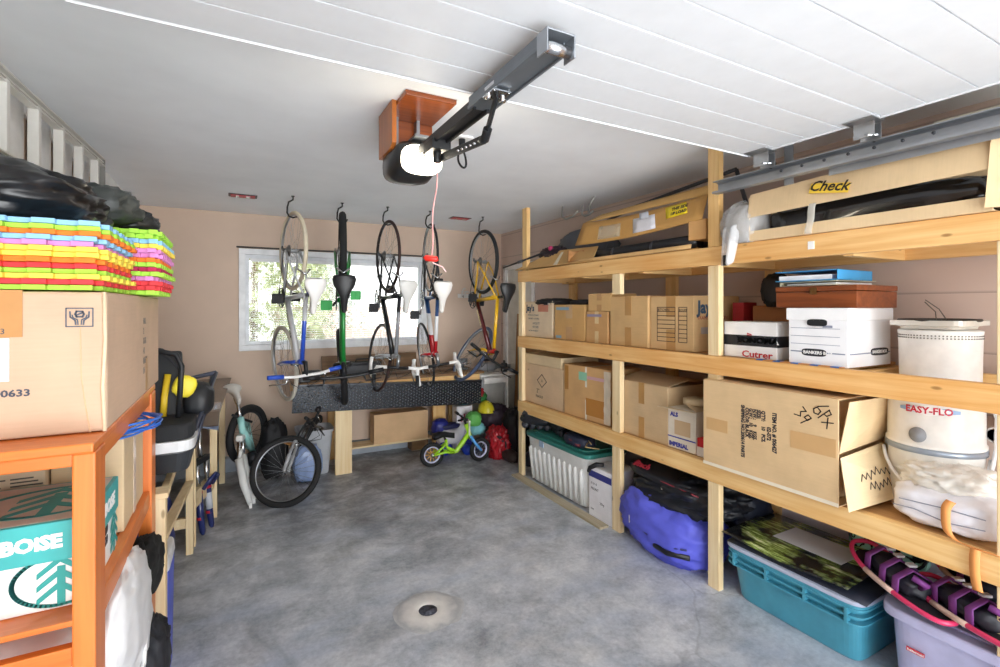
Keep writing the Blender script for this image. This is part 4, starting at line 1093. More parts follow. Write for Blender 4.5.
printing(b, [('-Y', .08, .70, "Jay's", .10, 0, .004)], col='3a5064'); printing(b, [('-Y', .07, .58, 'TRANSPORTATION', .03)], 'red_print', 'a84a38')
rects(b, [('-Y', .15, .32, .4, .44)], 'grey_print', 'a8a098')
# beyond the tall post
ya, yb, zt = ext(724, 777, 323.5, 2.30)
b = carton('white box with broad black band left of the white file box', 2.30, 2.52, ya, yb, z, zt, col='f1f0ee', tape=None, name='wine_box')
rects(b, [('-X', 0, .34, 1, .64), ('-Y', 0, .34, 1, .64)], 'black_band', '1d1f24')
printing(b, [('-X', .28, .43, 'SONOMA', .04, 0, .002, 1.25)], 'white_lettering', 'e8e8e8')
printing(b, [('-X', .47, .70, '//', .03, -90, .002)], 'red_stripes', 'c02a30')
printing(b, [('-X', .36, .03, 'Cutrer', .045, 0, .001, 1.3)], 'red_lettering', 'c02a30')
ya2, yb2, zt2 = ext(748, 790, 306, 2.50)
b = carton('brown carton standing behind and above the black banded white box', 2.54, 2.75, ya2-.12, yb2, z, zt2, col='a0673a', tape=None)
t = solid('red_tin', MB().box(2.54, 2.66, 1.79, 1.86, z, z+.285), plain('a02228', .4), 'tall dark red box in the shadow just right of the tall post', 'box', bevel=.003)
# file box
ya, yb, zt = ext(784, 848, 308, 2.25)
ya += .0
fb = thing('file_box', 'white cardboard file box with lid and oval hand hole on middle shelf', 'box', (2.45, (ya+yb)/2, z))
B = Box(); B.t = fb; B.w, B.d, B.h = .36, yb-ya-.02, zt-z
MB().box(-B.w/2, B.w/2, -B.d/2, B.d/2, 0, B.h-.012).build('body', plain('f3f4f6', .55, var=.02), fb, bevel=.003)
MB().box(-B.w/2-.008, B.w/2+.008, -B.d/2-.008, B.d/2+.008, B.h-.055, B.h).build('lid', plain('f6f7f8', .55, var=.02), fb, bevel=.004)
def oval(mb, M, cx, cy, w, h, n=24, z=.0006):
    pts = []
    for i in range(n):
        a = 2*math.pi*i/n; e = .55
        pts.append((cx+math.copysign(abs(math.cos(a))**e, math.cos(a))*w/2, cy+math.copysign(abs(math.sin(a))**e, math.sin(a))*h/2))
    mb.prism(pts, -.0008, z, M); return mb
M, W_, H_ = face(B, '-X'); 
oval(MB(), M @ tr(0, 0, .008), W_*.52, H_*.745, W_*.34, H_*.12).build('hand_hole', plain('17181a', .8), fb)
mb = MB()
for M, W_, H_ in (face(B, '-X'), face(B, '-Y')): mb.box(.01, W_-.01, H_*.215, H_*.235, 0, .0006, M)
M, W_, H_ = face(B, '-X')
for v_ in (.36, .50, .64): mb.box(.01, W_*.88, H_*v_, H_*(v_+.008), 0, .0006, M)
mb.box(W_*.6, W_*.76, H_*.66, H_*.70, 0, .0006, M)
mb.build('printed_lines', plain('8e96aa', .6), fb)
mb = MB(); oval(mb, M, W_*.45, H_*.22, W_*.42, H_*.13); mb.build('logo_oval', plain('20232c', .6), fb); mb = MB()
M2, W2, H2 = face(B, '-Y'); oval(mb, M2, W2*.72, H2*.24, W2*.42, H2*.13)
mb.build('logo_oval', plain('20232c', .6), fb)
MB().text('BANKERS BOX', .019, M @ tr(W_*.27, H_*.195, .0012), .0003, .0006).build('lettering', PAPER, fb)
mb = MB().text('BANKERS BOX', .019, M2 @ tr(W2*.54, H2*.215, .0012), .0003, .0006)
mb.build('lettering', PAPER, fb)
# wooden chest on top, binders, black bag
ya, yb, _ = ext(776, 857, 284, 2.29)
zc_ = fb.location.z+B.h
wc = thing('wooden_chest', 'reddish brown wooden box lying on the white file box', 'box', (2.46, (ya+yb)/2, zc_+.001))
WD = wood('8e4a22', '5e2a10', 'Y', .4, False, name='stained_chest', coat=.2)
MB().box(-.17, .17, -(yb-ya)/2, (yb-ya)/2, 0, .072).build('body', WD, wc, bevel=.003)
MB().box(-.172, .172, -(yb-ya)/2-.002, (yb-ya)/2+.002, .074, .098).build('lid', WD, wc, bevel=.003)
MB().box(-.176, -.172, -.015, .015, .06, .09).build('clasp', plain('7b5b36', .4, .8), wc)
def binder(label, col, x, y, z_, rz, w=.27, l=.31, h=.045, pg='eceff2'):
    t = thing('ring_binder', label, 'binder', (x, y, z_), rz=rz)
    MB().box(-w/2, w/2, -l/2, l/2, 0, .003).box(-w/2, w/2, -l/2, l/2, h-.003, h).box(w/2-.003, w/2, -l/2, l/2, 0, h).build('cover', plain(col, .4), t, bevel=.001)
    MB().box(-w/2+.012, w/2-.03, -l/2+.012, l/2-.012, .004, h*.55).build('pages', plain(pg, .6), t)
    return t
binder('cream folder under the bright blue binder on the wooden box', 'd8d2b8', 2.43, (ya+yb)/2+.02, zc_+.101, 84, h=.02, l=.27)
binder('bright blue ring binder on top of the wooden box', '3f9fd8', 2.42, (ya+yb)/2+.03, zc_+.123, -88, h=.045)
solidblob('black_bag', (2.53, PX(776, 290, 2.53).y, 1.585), (.055, .06, .085), '121316', 'small black bag between the wooden box and the brown carton', 'bag', 41, .2, 2.5, 2.6, .5, 1)
t = thing('patterned_mat', 'thin blue and orange checked mat edge under the white file box', 'mat', (2.262, 1.33, z))
MB().box(-.018, .018, -.20, .22, 0, .004).build('mat', plain('c98a4a', .6), t)
mb = MB()
for i in range(5): mb.box(-.0185, .0185, -.19+.085*i, -.155+.085*i, .0, .0045)
mb.build('blue_check', plain('3f6fb4', .6), t)
# ---- low shelf (z = .665)
z = .666
def low(u0, u1, vt, label, depth=.33, X=X0, zb=z, **kw):
    ya, yb, zt = ext(u0, u1, vt, X); return carton(label, X, X+depth, ya+.002, yb-.002, zb, zt, **kw)
b = low(523.5, 563, 370, 'carton printed with a black diamond at far end of the low shelf', col='d6b996', tape=None, depth=.36)
M, W_, H_ = face(b, '-X'); mb = MB()
cx, cy, q = W_*.5, H_*.62, .055
lines(mb, M, [(cx-q*1.3, cy), (cx, cy+q), (cx+q*1.3, cy), (cx, cy-q), (cx-q*1.3, cy)], .006)
mb.text('X', .03, M @ tr(cx-.01, cy-.01, 0), .0003)
mb.build('diamond_print', INK, b.t); printing(b, [('-X', .36, .30, '2°', .05), ('-X', .34, .18, 'FRAGILE', .03), ('-X', .12, .82, 'UP', .02)], 'small_print', '57504a')
zt = b.h+z+.004
ya, yb, _ = ext(524.5, 561, 372, X0)
b = carton('flat pale box lid lying on the diamond-printed carton', X0+.0, X0+.38, ya-.0, yb, zt, zt+.085, col='dcc69e', tape=None, name='flat_box', seam=False)
ya, yb, ztt = ext(563.8, 610, 378, X0)
b = carton('carton covered in orange and clear tape on the low shelf', X0, X0+.30, ya+.005, yb-.012, z, ztt+.045, col='cfa570', rz=1.5, tape='-X', tapew=.02, tapecol=plain('e9e2d2', .25))
rects(b, [('-X', .02, .5, .10, .98)], 'tape_strip', 'a9783c', .3)
rects(b, [('-X', .34, .74, .52, .9)], 'green_sticker', '8fc7a8'); rects(b, [('-X', .52, .78, .9, .84)], 'pink_tape', 'cfa4a8', .3)
rects(b, [('-X', .50, .1, .9, .42)], 'brown_tape', 'b9813f', .25)
M, W_, H_ = face(b, '-X')
MB().grid(lambda a, c_: M @ Vector((W_*(.88+.13*a), H_*(.02+.96*c_), .004+.006*noise.noise(Vector((a*3, c_*9, 1))))), 6, 24).build('plastic_wrap', plain('e2d6c0', .15, coat=.5), b.t)
b = low(618, 668, 388, 'large plain tan carton with bulging lid on the low shelf', col='c9ad86', depth=.42, tapew=.05, seam=False)
ww, dd, hh = b.w, b.d, b.h
mb = MB(); 
mb.slab([(-ww/2, dd/2, hh), (-ww/2, -dd/2, hh), (0, -dd/2, hh+.035), (0, dd/2, hh+.045)], .003).slab([(ww/2, -dd/2, hh), (ww/2, dd/2, hh), (.01, dd/2, hh+.03), (.01, -dd/2, hh+.02)], .003)
mb.build('flap', cardboard('c3a681'), b.t)
ya, yb, ztt = ext(668, 696, 413, X0+.0)
b = carton('small white printed open box in front of the plain tan carton', X0-.0, X0+.2, ya+.002, yb, z, ztt, col='e4dccb', tape=None, seam=False, name='open_box', open_top=True)
ww, dd, hh = b.w, b.d, b.h
MB().slab([(-ww/2, dd/2, hh), (-ww/2, -dd/2, hh), (-ww/2-.06, -dd/2-.02, hh+.012), (-ww/2-.06, dd/2+.03, hh+.005)], .003).slab([(-ww/2, -dd/2, hh+.001), (ww/2, -dd/2, hh+.001), (ww/2, -dd/2+.06, hh+.03), (-ww/2, -dd/2+.06, hh+.03)], .003).build('flap', cardboard('d2bc98'), b.t)
rects(b, [('-X', .25, .36, .82, .72)], 'brown_panel', 'c9ad88'); printing(b, [('-X', .05, .06, 'IMPERIAL', .034, 0, .002), ('-X', .1, .80, 'ALS', .034, 0, .002)], 'blue_lettering', '3a3f9c'); rects(b, [('-X', 0, .27, 1, .30)], 'blue_line', '3a3f9c')
MB().lathe([(.005, 0), (.08, .0), (.08, .03), (.005, .03)], 24, tr(0, -.03, hh+.03)).build('roll', plain('cdbb98', .5), b.t)
ya, yb, ztt = ext(697, 706, 432, X0+.0)
b = carton('small red and white box between the open box and the huge carton', X0, X0+.1, ya-.01, yb, z, z+.10, col='c8262c', tape=None, name='small_box', seam=False)
rects(b, [('-X', 0, 0, 1, .52)], 'white_panel', 'eeeae4')
# huge carton tipped over the shelf edge
P1 = PX(705, 463, 2.19); P2 = PX(836, 506, 2.19)
L = P1.y-P2.y+.02
c_ = Vector((2.19+.24, (P1.y+P2.y)/2+.0, .672))
hz = 1.118-.672
t = thing('cardboard_box', 'huge tan carton with sideways black print and open end flaps, overhanging the low shelf', 'box', c_)
B = Box(); B.t = t; B.w, B.d, B.h = .48, L, hz
CB = cardboard('dcbd90')
M4 = MB()
w, d, h = B.w, B.d, B.h
M4.box(-w/2, w/2, -d/2, d/2, 0, .005).box(-w/2, w/2, -d/2, d/2, h-.005, h).box(-w/2, -w/2+.005, -d/2, d/2, .005, h-.005).box(w/2-.005, w/2, -d/2, d/2, .005, h-.005).box(-w/2+.005, w/2-.005, d/2-.005, d/2, .005, h-.005).box(-w/2+.005, w/2-.005, -d/2+.05, -d/2+.055, .005, h-.005)
B.body = M4.build('body', CB, t, bevel=.0015)
f1 = MB().slab([(-w/2, -d/2, h*.50), (w/2-.03, -d/2, h*.56), (w/2-.05, -d/2-.05, h*.99), (-w/2+.02, -d/2-.03, h*.985)], .004)
f1.build('upper_flap', cardboard('e2c79c'), t, bevel=.001)
f2 = MB().slab([(-w/2-.03, -d/2-.05, -.0+.004), (w/2-.06, -d/2-.11, .03), (w/2-.02, -d/2-.01, h*.53), (-w/2+.0, -d/2-.005, h*.46)], .004)
f2.build('lower_flap', cardboard('e6cfa6'), t, bevel=.001)
M, W_, H_ = face(B, '-X')
prn = [(.575, .74, 'ITEM NO. # 006427', .027), (.535, .58, '02-072', .027), (.495, .74, "Q'TY:    10   PCS.", .025), (.46, .74, 'SIZE:', .025), (.43, .74, 'N.W.:    9    KGS.', .025), (.40, .74, 'G.W.:   10   KGS.', .025), (.37, .74, 'COLOR: BLACK', .025), (.335, .76, 'SHIPPING NO.200614 PARTS', .025)]
printing(B, [('-X', u_, v_+.02, s_, sz, -90, .0012, .82) for (u_, v_, s_, sz) in prn], 'stencil_print')
M_ = M
mb = MB()
def hand(mb, M, ox, oy, sc, rot, strokes, w=.0045):
    T = M @ tr(ox, oy, 0) @ rotm('Z', rot)
    for st_ in strokes: lines(mb, T, [(x*sc, y*sc) for x, y in st_], w)
hand(mb, M_, W_*.84, H_*.86, .07, -48, [[(.35, 1), (.05, .5), (0, .15), (.2, 0), (.4, .15), (.35, .4), (.1, .4)], [(.55, .9), (.55, .0)], [(.55, .85), (.8, .8), (.75, .5), (.55, .45)], [(.85, .5), (1.3, 0)], [(1.25, .55), (.85, 0)]])
hand(mb, M_, W_*.72, H_*.80, .06, -50, [[(0, .9), (.4, .9), (.2, .55), (.45, .3), (.1, 0)], [(.95, .9), (.65, .85), (.65, .5), (.95, .55), (.95, .9), (.85, .0)]])
mb.build('marker_scrawl', plain('1e1c1e', .6), t)
rects(B, [('-X', .03, .42, .22, .56), ('-X', .70, .45, .985, .62)], 'tape', 'cfa774', .3)
rects(B, [('-X', 0, 0, 1, .035)], 'edge_tape', 'e9dfca', .35)
def flapM(a, b_, c_):
    a, b_, c_ = Vector(a), Vector(b_), Vector(c_)
    X = (b_-a).normalized(); Z = X.cross(c_-a).normalized(); Y = Z.cross(X)
    return tr(a) @ Matrix((X, Y, Z)).transposed().to_4x4()
FM_ = flapM((-w/2-.03, -d/2-.052, .004), (w/2-.06, -d/2-.112, .03), (-w/2, -d/2-.007, h*.46))
mb = MB()
rnd = random.Random(4)
def scrawl(mb, T, x, y, n, hgt, w=.0035):
    pts = []
    for i in range(n): pts.append((x+i*hgt*.33, y+(hgt*rnd.uniform(.5, 1) if i % 2 else hgt*rnd.uniform(-.1, .3))))
    lines(mb, T, pts, w)
scrawl(mb, FM_, .12, .10, 15, .045); scrawl(mb, FM_, .16, .05, 12, .04)
FM2 = flapM((-w/2, -d/2-.001, h*.50), (w/2-.03, -d/2-.001, h*.56), (-w/2+.02, -d/2-.031, h*.985))
scrawl(mb, FM2, .2, .08, 12, .04)
for v_ in mb.v: pass
mb.build('flap_scrawl', plain('3a3436', .6), t)

# ---- central vacuum
vc = Vector((2.55, .93, .667))
va = thing('central_vacuum', 'tall white cylindrical central vacuum canister standing at the near end of the shelf', 'vacuum', vc)
VW = plain('ecebe6', .4, coat=.2)
MB().lathe([(.155, 0), (.158, .005), (.165, .25), (.166, .252)], 40).build('dirt_bucket', plain('e2e1dc', .35), va)
MB().lathe([(.168, .27), (.172, .275), (.172, .285), (.166, .29), (.165, .44), (.170, .445), (.170, .455), (.163, .46), (.160, .49), (.1, .50)], 40).build('motor_body', VW, va)
MB().lathe([(.1655, .248), (.174, .25), (.174, .272), (.166, .274)], 40).build('clamp_band', plain('9fabba', .35, .5), va)
mb = MB()
dirc = Vector((-vc.x, -vc.y, 0)).normalized()
ang0 = math.atan2(dirc.y, dirc.x)
def on_cyl(r, a, z_): return Vector((r*math.cos(a), r*math.sin(a), z_))
# handle hoop
hp_ = [on_cyl(.178, ang0 - 1.45 + 2.9*i/20, .235-.14*math.sin(math.pi*i/20)) for i in range(21)]
MB().tube(hp_, .007, 8).build('bucket_handle', plain('e8e8ea', .3), va)
mb.lathe([(.001, 0), (.028, 0), (.03, .004), (.03, .012), (.0, .016)], 24, tr(on_cyl(.165, ang0-.32, .325)) @ rotm('Z', math.degrees(ang0-.32)) @ rotm('Y', 90))
mb.build('round_inlet', plain('8c8f94', .4), va)
# upper canister
MB().lathe([(.135, .505), (.138, .508), (.142, .715), (.144, .73), (.145, .735), (.140, .74), (.02, .742)], 40, tr(.012, -.012, 0)).build('filter_can', plain('f0efea', .5), va)
mb = MB()
for k in range(2):
    for i in range(72):
        a = 2*math.pi*i/72; p_ = on_cyl(.1425, a, .708+k*.01)+Vector((.012, -.012, 0)); mb.obb(p_, .004, .005, .005, rotm('Z', math.degrees(a)))
mb.build('vent_holes', plain('7f7c74', .6), va)
# wrapped lettering
def curved_text(name, txt, size, a_mid, z_, r, mat, parent, bold=.001):
    mb = MB(); cur = []; 
    tmp = MB().text(txt, size, Matrix(), .0004, bold, 0, 'CENTER')
    for p_ in tmp.v:
        a = a_mid + p_.x/r
        mb.v.append(Vector(((r+p_.z)*math.cos(a), (r+p_.z)*math.sin(a), z_+p_.y)))
    mb.f = tmp.f; mb.m = tmp.m; mb.s = tmp.s
    return mb.build(name, mat, parent)
mb = MB()
pts = [(-.085, 0), (-.06, .018), (0, .03), (.06, .018), (.095, 0), (.06, -.018), (0, -.03), (-.06, -.018)]
def wrap(mb2, r, a_mid, z_, pts, nseg=1):
    vs = [Vector((r*math.cos(a_mid+x/r), r*math.sin(a_mid+x/r), z_+y)) for x, y in pts]
    mb2.add([Vector((0, 0, 0))*0 + sum(vs, Vector())/len(vs)*1.0] + vs, [(0, 1+i, 1+(i+1) % len(vs)) for i in range(len(vs))])
def strip(mb2, r, a_mid, z_, f_top, f_bot, x0, x1, n=24):
    for i in range(n):
        xa = x0+(x1-x0)*i/n; xb = x0+(x1-x0)*(i+1)/n
        q_ = [(xa, f_bot(xa)), (xb, f_bot(xb)), (xb, f_top(xb)), (xa, f_top(xa))]
        mb2.add([Vector((r*math.cos(a_mid+x/r), r*math.sin(a_mid+x/r), z_+y)) for x, y in q_], [(0, 1, 2, 3)])
aa = ang0-.12
strip(mb, .1662, aa, .425, lambda x: .010*(1-abs(x)/.105)+.006, lambda x: -.010*(1-abs(x)/.105)-.006, -.105, .105)
mb.build('blue_emblem', plain('8fb0d8', .4), va)
mb = MB(); strip(mb, .1668, aa, .425, lambda x: max(.004, .022*(1-abs(x)/.085)), lambda x: min(-.004, -.022*(1-abs(x)/.085)), -.078, .078); mb.build('white_emblem', PAPER, va)
curved_text('lettering', 'EASY-FLO', .037, aa, .4125, .1675, plain('cc2440', .4), va)
# side pipe, tray on top
vh = MB().tube([(.03, -.165, .50), (.05, -.19, .40), (.04, -.19, .28), (-.02, -.185, .16)], .008, 8).build('power_cord', plain('e6e6e6', .4), va)
tyy = vc + Vector((.01, -.01, .744))
ty = thing('oil_tray', 'shallow metal tray with dark rim on top of the vacuum canister', 'tray', tyy)
mb = MB(); tub(mb, .12, .10, .14, .12, .035, .003, .008, 28, 6); mb.build('tray_body', plain('dcd9cf', .4, .2), ty)
MB().torus(.14, .006, 36, 6, tr(0, 0, .035) @ Matrix.Diagonal((1.03, .9, 1, 1))).build('dark_rim', plain('3a3834', .5), ty)
MB().tube([(-.02, 0, .03), (-.03, 0, .07), (-.07, .02, .11)], .002, 5).tube([(.08, 0, .03), (.06, .02, .08), (.04, .06, .12)], .002, 5).build('wire', plain('6b665e', .5, .5), ty)
for ch_ in [o for o in C.objects if o.parent == va]:
    for v_ in ch_.data.vertices: v_.co.x *= .93; v_.co.y *= .93
# white pipe fitting near the post
t = thing('pipe_fitting', 'white plastic pipe elbow fixed to the wall at the right picture edge', 'pipe', (2.70, .76, 1.0))
MB().cyl((.09, 0, .0), (-.10, 0, 0), .025, 18).cyl((-.10, 0, 0), (-.07, 0, 0), .031, 18).tube([(.04, -.0, 0), (.04, -.0, .14), (.04, -.03, .2)], .025, 14).cyl((.04, 0, .09), (.04, 0, .13), .031, 18).build('elbow', plain('efefef', .35), t)
# cloth and strap
cl = thing('cloth_bundle', 'white bed sheets bundled on the near end of the low shelf', 'bedding', (2.42, .84, .667))
MB().blob((0, -.02, .075), (.14, .16, .075), .08, 2.2, 51, 56, 3.6, .95).build('lower_sheet', plain('e9e9f0', .8), cl)
MB().blob((.02, -.0, .165), (.11, .13, .055), .30, 2.6, 53, 64, 2.3, .8).build('upper_sheet', plain('efece4', .8), cl)
MB().tube([(-.145, -.15, .06), (-.15, -.05, .05), (-.148, .05, .066), (-.14, .12, .06)], .002, 5).tube([(-.14, -.15, .095), (-.152, -.03, .1), (-.145, .1, .09)], .002, 5).build('stitching', plain('8f93a4', .8), cl)
st_ = thing('strap', 'orange tie-down strap hanging over the low beam at the right edge', 'strap', (2.23, .72, .6))
def ribbon(pts, w, wd, mat, name, par, t=.0018):
    mb = MB(); pts = [Vector(p) for p in pts]; wd = Vector(wd)*w/2
    # smooth by subdividing
    q = []
    for i in range(len(pts)-1):
        p0_, p1_, p2_, p3_ = pts[max(i-1, 0)], pts[i], pts[i+1], pts[min(i+2, len(pts)-1)]
        for k in range(6):
            s_ = k/6; q.append(.5*((2*p1_)+(-p0_+p2_)*s_+(2*p0_-5*p1_+4*p2_-p3_)*s_*s_+(-p0_+3*p1_-3*p2_+p3_)*s_**3))
    q.append(pts[-1])
    nq = len(q)-1
    mb.grid(lambda a, c_: q[round(a*nq)] + wd*(2*c_-1), nq, 1, t=t)
    return mb.build(name, mat, par, world=True)
OS = plain('f0a25a', .6)
ribbon([(2.27, .78, .80), (2.255, .79, .77), (2.25, .785, .70), (2.245, .76, .676), (2.235, .71, .672), (2.225, .64, .675)], .028, (0, 1, .2), OS, 'webbing', st_)
ribbon([(2.225, .70, .672), (2.215, .70, .64), (2.222, .70, .58), (2.228, .695, .53)], .028, (0, 1, 0), OS, 'webbing', st_)

# ---- top shelf (z = 1.82)
z = 1.821
KR = cardboard('c99a56', 'Y'); KR2 = cardboard('dfbf92', 'Y')
# long opened carton with black tubes (far section)
lc = thing('long_carton', 'long torn cardboard carton with yellow sticker and white label on top shelf', 'box', (2.4, 2.5, z))
def Q(u, v, X): return PX(u, v, X)
MB().slab([(2.245, 3.05, z), (2.245, 1.86, z), (2.70, 1.86, z), (2.70, 3.05, z)], .005).build('bottom_panel', KR, lc, world=True)
a = Q(583, 228, 2.25); 
def curved(A_, B_, C_, D_, bow, nn, n=12):
    A_, B_, C_, D_ = map(Vector, (A_, B_, C_, D_))
    def fn(s_, t_):
        p = (A_.lerp(B_, s_)).lerp(D_.lerp(C_, s_), t_)
        return p + nn*(bow*math.sin(math.pi*s_))
    return fn
fp = curved((2.275, 3.00, 1.965), (2.27, 1.85, 1.985), (2.335, 1.86, 2.13), (2.335, 2.98, 2.135), -.02, Vector((0, 0, 1)))
MB().grid(fp, 16, 4, t=.005).build('front_panel', KR, lc, world=True)
MB().grid(curved((2.335, 2.96, 2.135), (2.335, 1.86, 2.13), (2.40, 1.86, 2.20), (2.42, 2.86, 2.19), .0, Vector((0, 0, 1))), 8, 3, t=.005).build('top_flap', cardboard('d3a865', 'Y'), lc, world=True)
# label and stickers lie on the front panel
def onpanel(s0, s1, t0, t1, off, nm, mat, rotv=0):
    mb = MB(); mb.grid(lambda a_, c_: fp(s0+(s1-s0)*a_+rotv*c_, t0+(t1-t0)*c_) + Vector((-.006-off, 0, .003)), 4, 3, t=.0008); return mb.build(nm, mat, lc, world=True)
onpanel(.53, .70, .12, .78, .0, 'paper_label', plain('e3e3ea', .4), -.04); onpanel(.55, .62, .70, .98, .001, 'paper_label', plain('cfd4e0', .4), -.02)
onpanel(.76, .90, .42, .92, .0, 'yellow_sticker', plain('f4d91c', .4), -.03)
s_ = fp(.80, .56) ; 
eX = (fp(.9, .5)-fp(.75, .5)).normalized(); eY = (fp(.8, .9)-fp(.8, .2)); eY -= eX*eY.dot(eX); eY.normalize(); eZ = eX.cross(eY)
T = tr(fp(.785, .70) + eZ*.010) @ Matrix((eX, eY, eZ)).transposed().to_4x4()
MB().text('THIS SIDE', .028, T, .0004, .0008).text('UP LOAD', .028, T @ tr(0, -.032, 0), .0004, .0008).build('printing', INK, lc, world=True)
onpanel(.22, .42, .12, .72, .0, 'clear_pouch', film('e8dcc0', .08, .35), -.03)
MB().grid(curved((2.25, 3.02, z+.006), (2.24, 1.90, z+.006), (2.245, 1.90, z+.03), (2.235, 3.02, z+.03), -.0, Vector((0, 0, 1))), 8, 2, t=.004).build('lower_flap', cardboard('d9b078', 'Y'), lc, world=True)
for i, (x, zz, r_) in enumerate(((2.33, z+.055, .042), (2.42, z+.06, .045))):
    tt = thing('black_tube', ['front black plastic-wrapped tube inside the long torn carton', 'rear black plastic-wrapped tube inside the long torn carton'][i], 'tube', (x, 2.4, z+.006))
    MB().tube([(x, 2.95, zz-.01), (x, 2.6, zz), (x, 2.2, zz), (x, 1.92, zz)], r_, 14).build('tube', plain('1a1c22', .35), tt, world=True)
    MB().tube([(x, 2.62, zz), (x, 2.60, zz)], r_+.002, 14).tube([(x, 2.26, zz), (x, 2.24, zz)], r_+.002, 14).build('tape_band', plain('4a4d55', .3), tt, world=True)
carton('small upturned tan carton in front of the long torn carton, by the tall post', 2.27, 2.42, 1.84, 1.95, z+.055, z+.165, col='d5a468', rz=8, tape=None)
pc = thing('folded_cardboard', 'pointed folded cardboard sheet at the far end of the top shelf', 'cardboard', (2.3, 3.3, z))
A1, B1, C1, D1 = Vector((2.235, 3.84, z+.01)), Vector((2.235, 2.75, z+.006)), Vector((2.33, 2.80, z+.12)), Vector((2.33, 3.35, z+.14))
MB().slab([A1, B1, C1, D1], .005).slab([A1+Vector((.006, 0, 0)), B1+Vector((.006, 0, 0)), (2.6, 2.8, z+.006), (2.6, 3.6, z+.006)], .004).build('sheet', cardboard('cda468', 'Y'), pc, world=True)
MB().slab([A1.lerp(B1, .55)+Vector((-.003, 0, .005)), A1.lerp(B1, .60)+Vector((-.003, 0, .005)), D1.lerp(C1, .25)+Vector((-.003, 0, 0)), D1.lerp(C1, .2)+Vector((-.003, 0, 0))], .001).build('tape', plain('e8dcc0', .2), pc, world=True)
t = thing('rolled_cardboard', 'brown cardboard curl between pointed cardboard and the long torn carton', 'cardboard', (2.31, 2.96, z+.01))
MB().grid(lambda a_, c_: (-.05+.05*math.cos(3.6*a_-.6), .02+.07*math.sin(3.6*a_-.6), .012+.085*c_), 14, 2, t=.004).build('sheet', cardboard('c28d58', 'Z'), t)
# grey fabric, rods, ski poles, wire hooks
gc = solid('grey_folded_fabric', MB().blob((2.56, 3.22, z+.17), (.12, .33, .15), .12, 2.2, 61, 48, 2.4, .95), plain('5c5f66', .7), 'dark grey folded camp bed behind the pointed cardboard', 'fabric')
t = thing('folding_frame', 'dark folding frame with grey legs sticking up behind the top shelf cardboard', 'frame', (2.62, 2.6, z))
MB().tube([(2.60, 3.15, 2.16), (2.58, 2.7, 2.235), (2.56, 1.85, 2.30)], .012, 8).tube([(2.62, 3.15, 2.16), (2.66, 3.1, z+.02)], .012, 8).build('rail', plain('2a2a2e', .5), t, world=True)
MB().tube([(2.70, 1.8, z+.02), (2.56, 1.85, 2.30)], .012, 8).build('leg', plain('3a3a3e', .5), t, world=True)
WR = plain('a9a9a5', .35, .6)
for i, (u_, v_) in enumerate(((563, 202), (583, 205), (590, 200))):
    p_ = PX(u_, v_, 2.50)
    t = thing('wire_hook', ['leftmost of three grey wire loops above the grey camp bed', 'middle of three grey wire loops above the grey camp bed', 'rightmost of three grey wire loops above the grey camp bed'][i], 'hook', p_, group='wire loops')
    k = (1, .6, .5)[i]
    MB().tube([(0, 0, 0), (0, .01, -.08*k), (-.01, 0, -.13*k), (-.01, -.06*k, -.16*k), (0, -.14*k, -.15*k), (.01, -.2*k, -.11*k)] if i < 2 else [(0, -.06, .02), (0, 0, -.04), (0, .02, -.1)], .009, 6).build('wire', WR, t)
t = thing('ski_pole', 'dark pole sticking out from the far end of the top shelf over the yellow bicycle', 'pole', (2.3, 3.9, 1.9))
pA_, pB_ = PX(503, 268, 2.16), Vector((2.36, 3.3, 2.0))
MB().tube([pA_, pA_.lerp(pB_, .3), pB_], [.006, .009, .010], 8).build('shaft', plain('222328', .4), t, world=True)
MB().tube([pA_.lerp(pB_, .28), pA_.lerp(pB_, .36)], .013, 8).build('grip', plain('4a4b50', .5), t, world=True)
solidblob('folded_gear', (2.36, 3.42, z+.13), (.06, .14, .05), '2b1c26', 'black and magenta sports gear lying on the pointed cardboard', 'gear', 65, .3, 3)
solid('pink_ball', MB().lathe([(.001, -.022), (.016, -.016), (.022, 0), (.016, .016), (.001, .022)], 16, tr(2.30, 3.37, z+.165)), plain('b82a62', .4), 'small magenta knob on the dark gear at the far top shelf', 'ball')
# plastic-wrapped bundle
t = thing('wrapped_bundle', 'grey bundle in clear plastic wrap on top shelf right of the tall post', 'bundle', (2.30, 1.60, z))
MB().blob((.01, 0, .095), (.10, .095, .11), .12, 3, 71, 40, 2.2, .9).build('bundle', plain('948e86', .8), t)
MB().blob((.0, .0, .085), (.115, .10, .12), .18, 3.5, 73, 48, 2.3, .72).build('plastic_wrap', film('f2f4f6', .12, .28), t)
MB().grid(lambda a_, c_: (-.095+.02*math.sin(c_*7)-.015*a_, .07-.09*c_*(1-.3*a_), .08-.18*a_+.012*math.sin(c_*9+a_*4)), 10, 10, t=.001).build('wrap_tail', film('eef0f2', .15, .45), t)
MB().tube([(-.11, .045, -.06), (-.115, .04, -.11)], .012, 8).build('black_foot', BLACK, t)
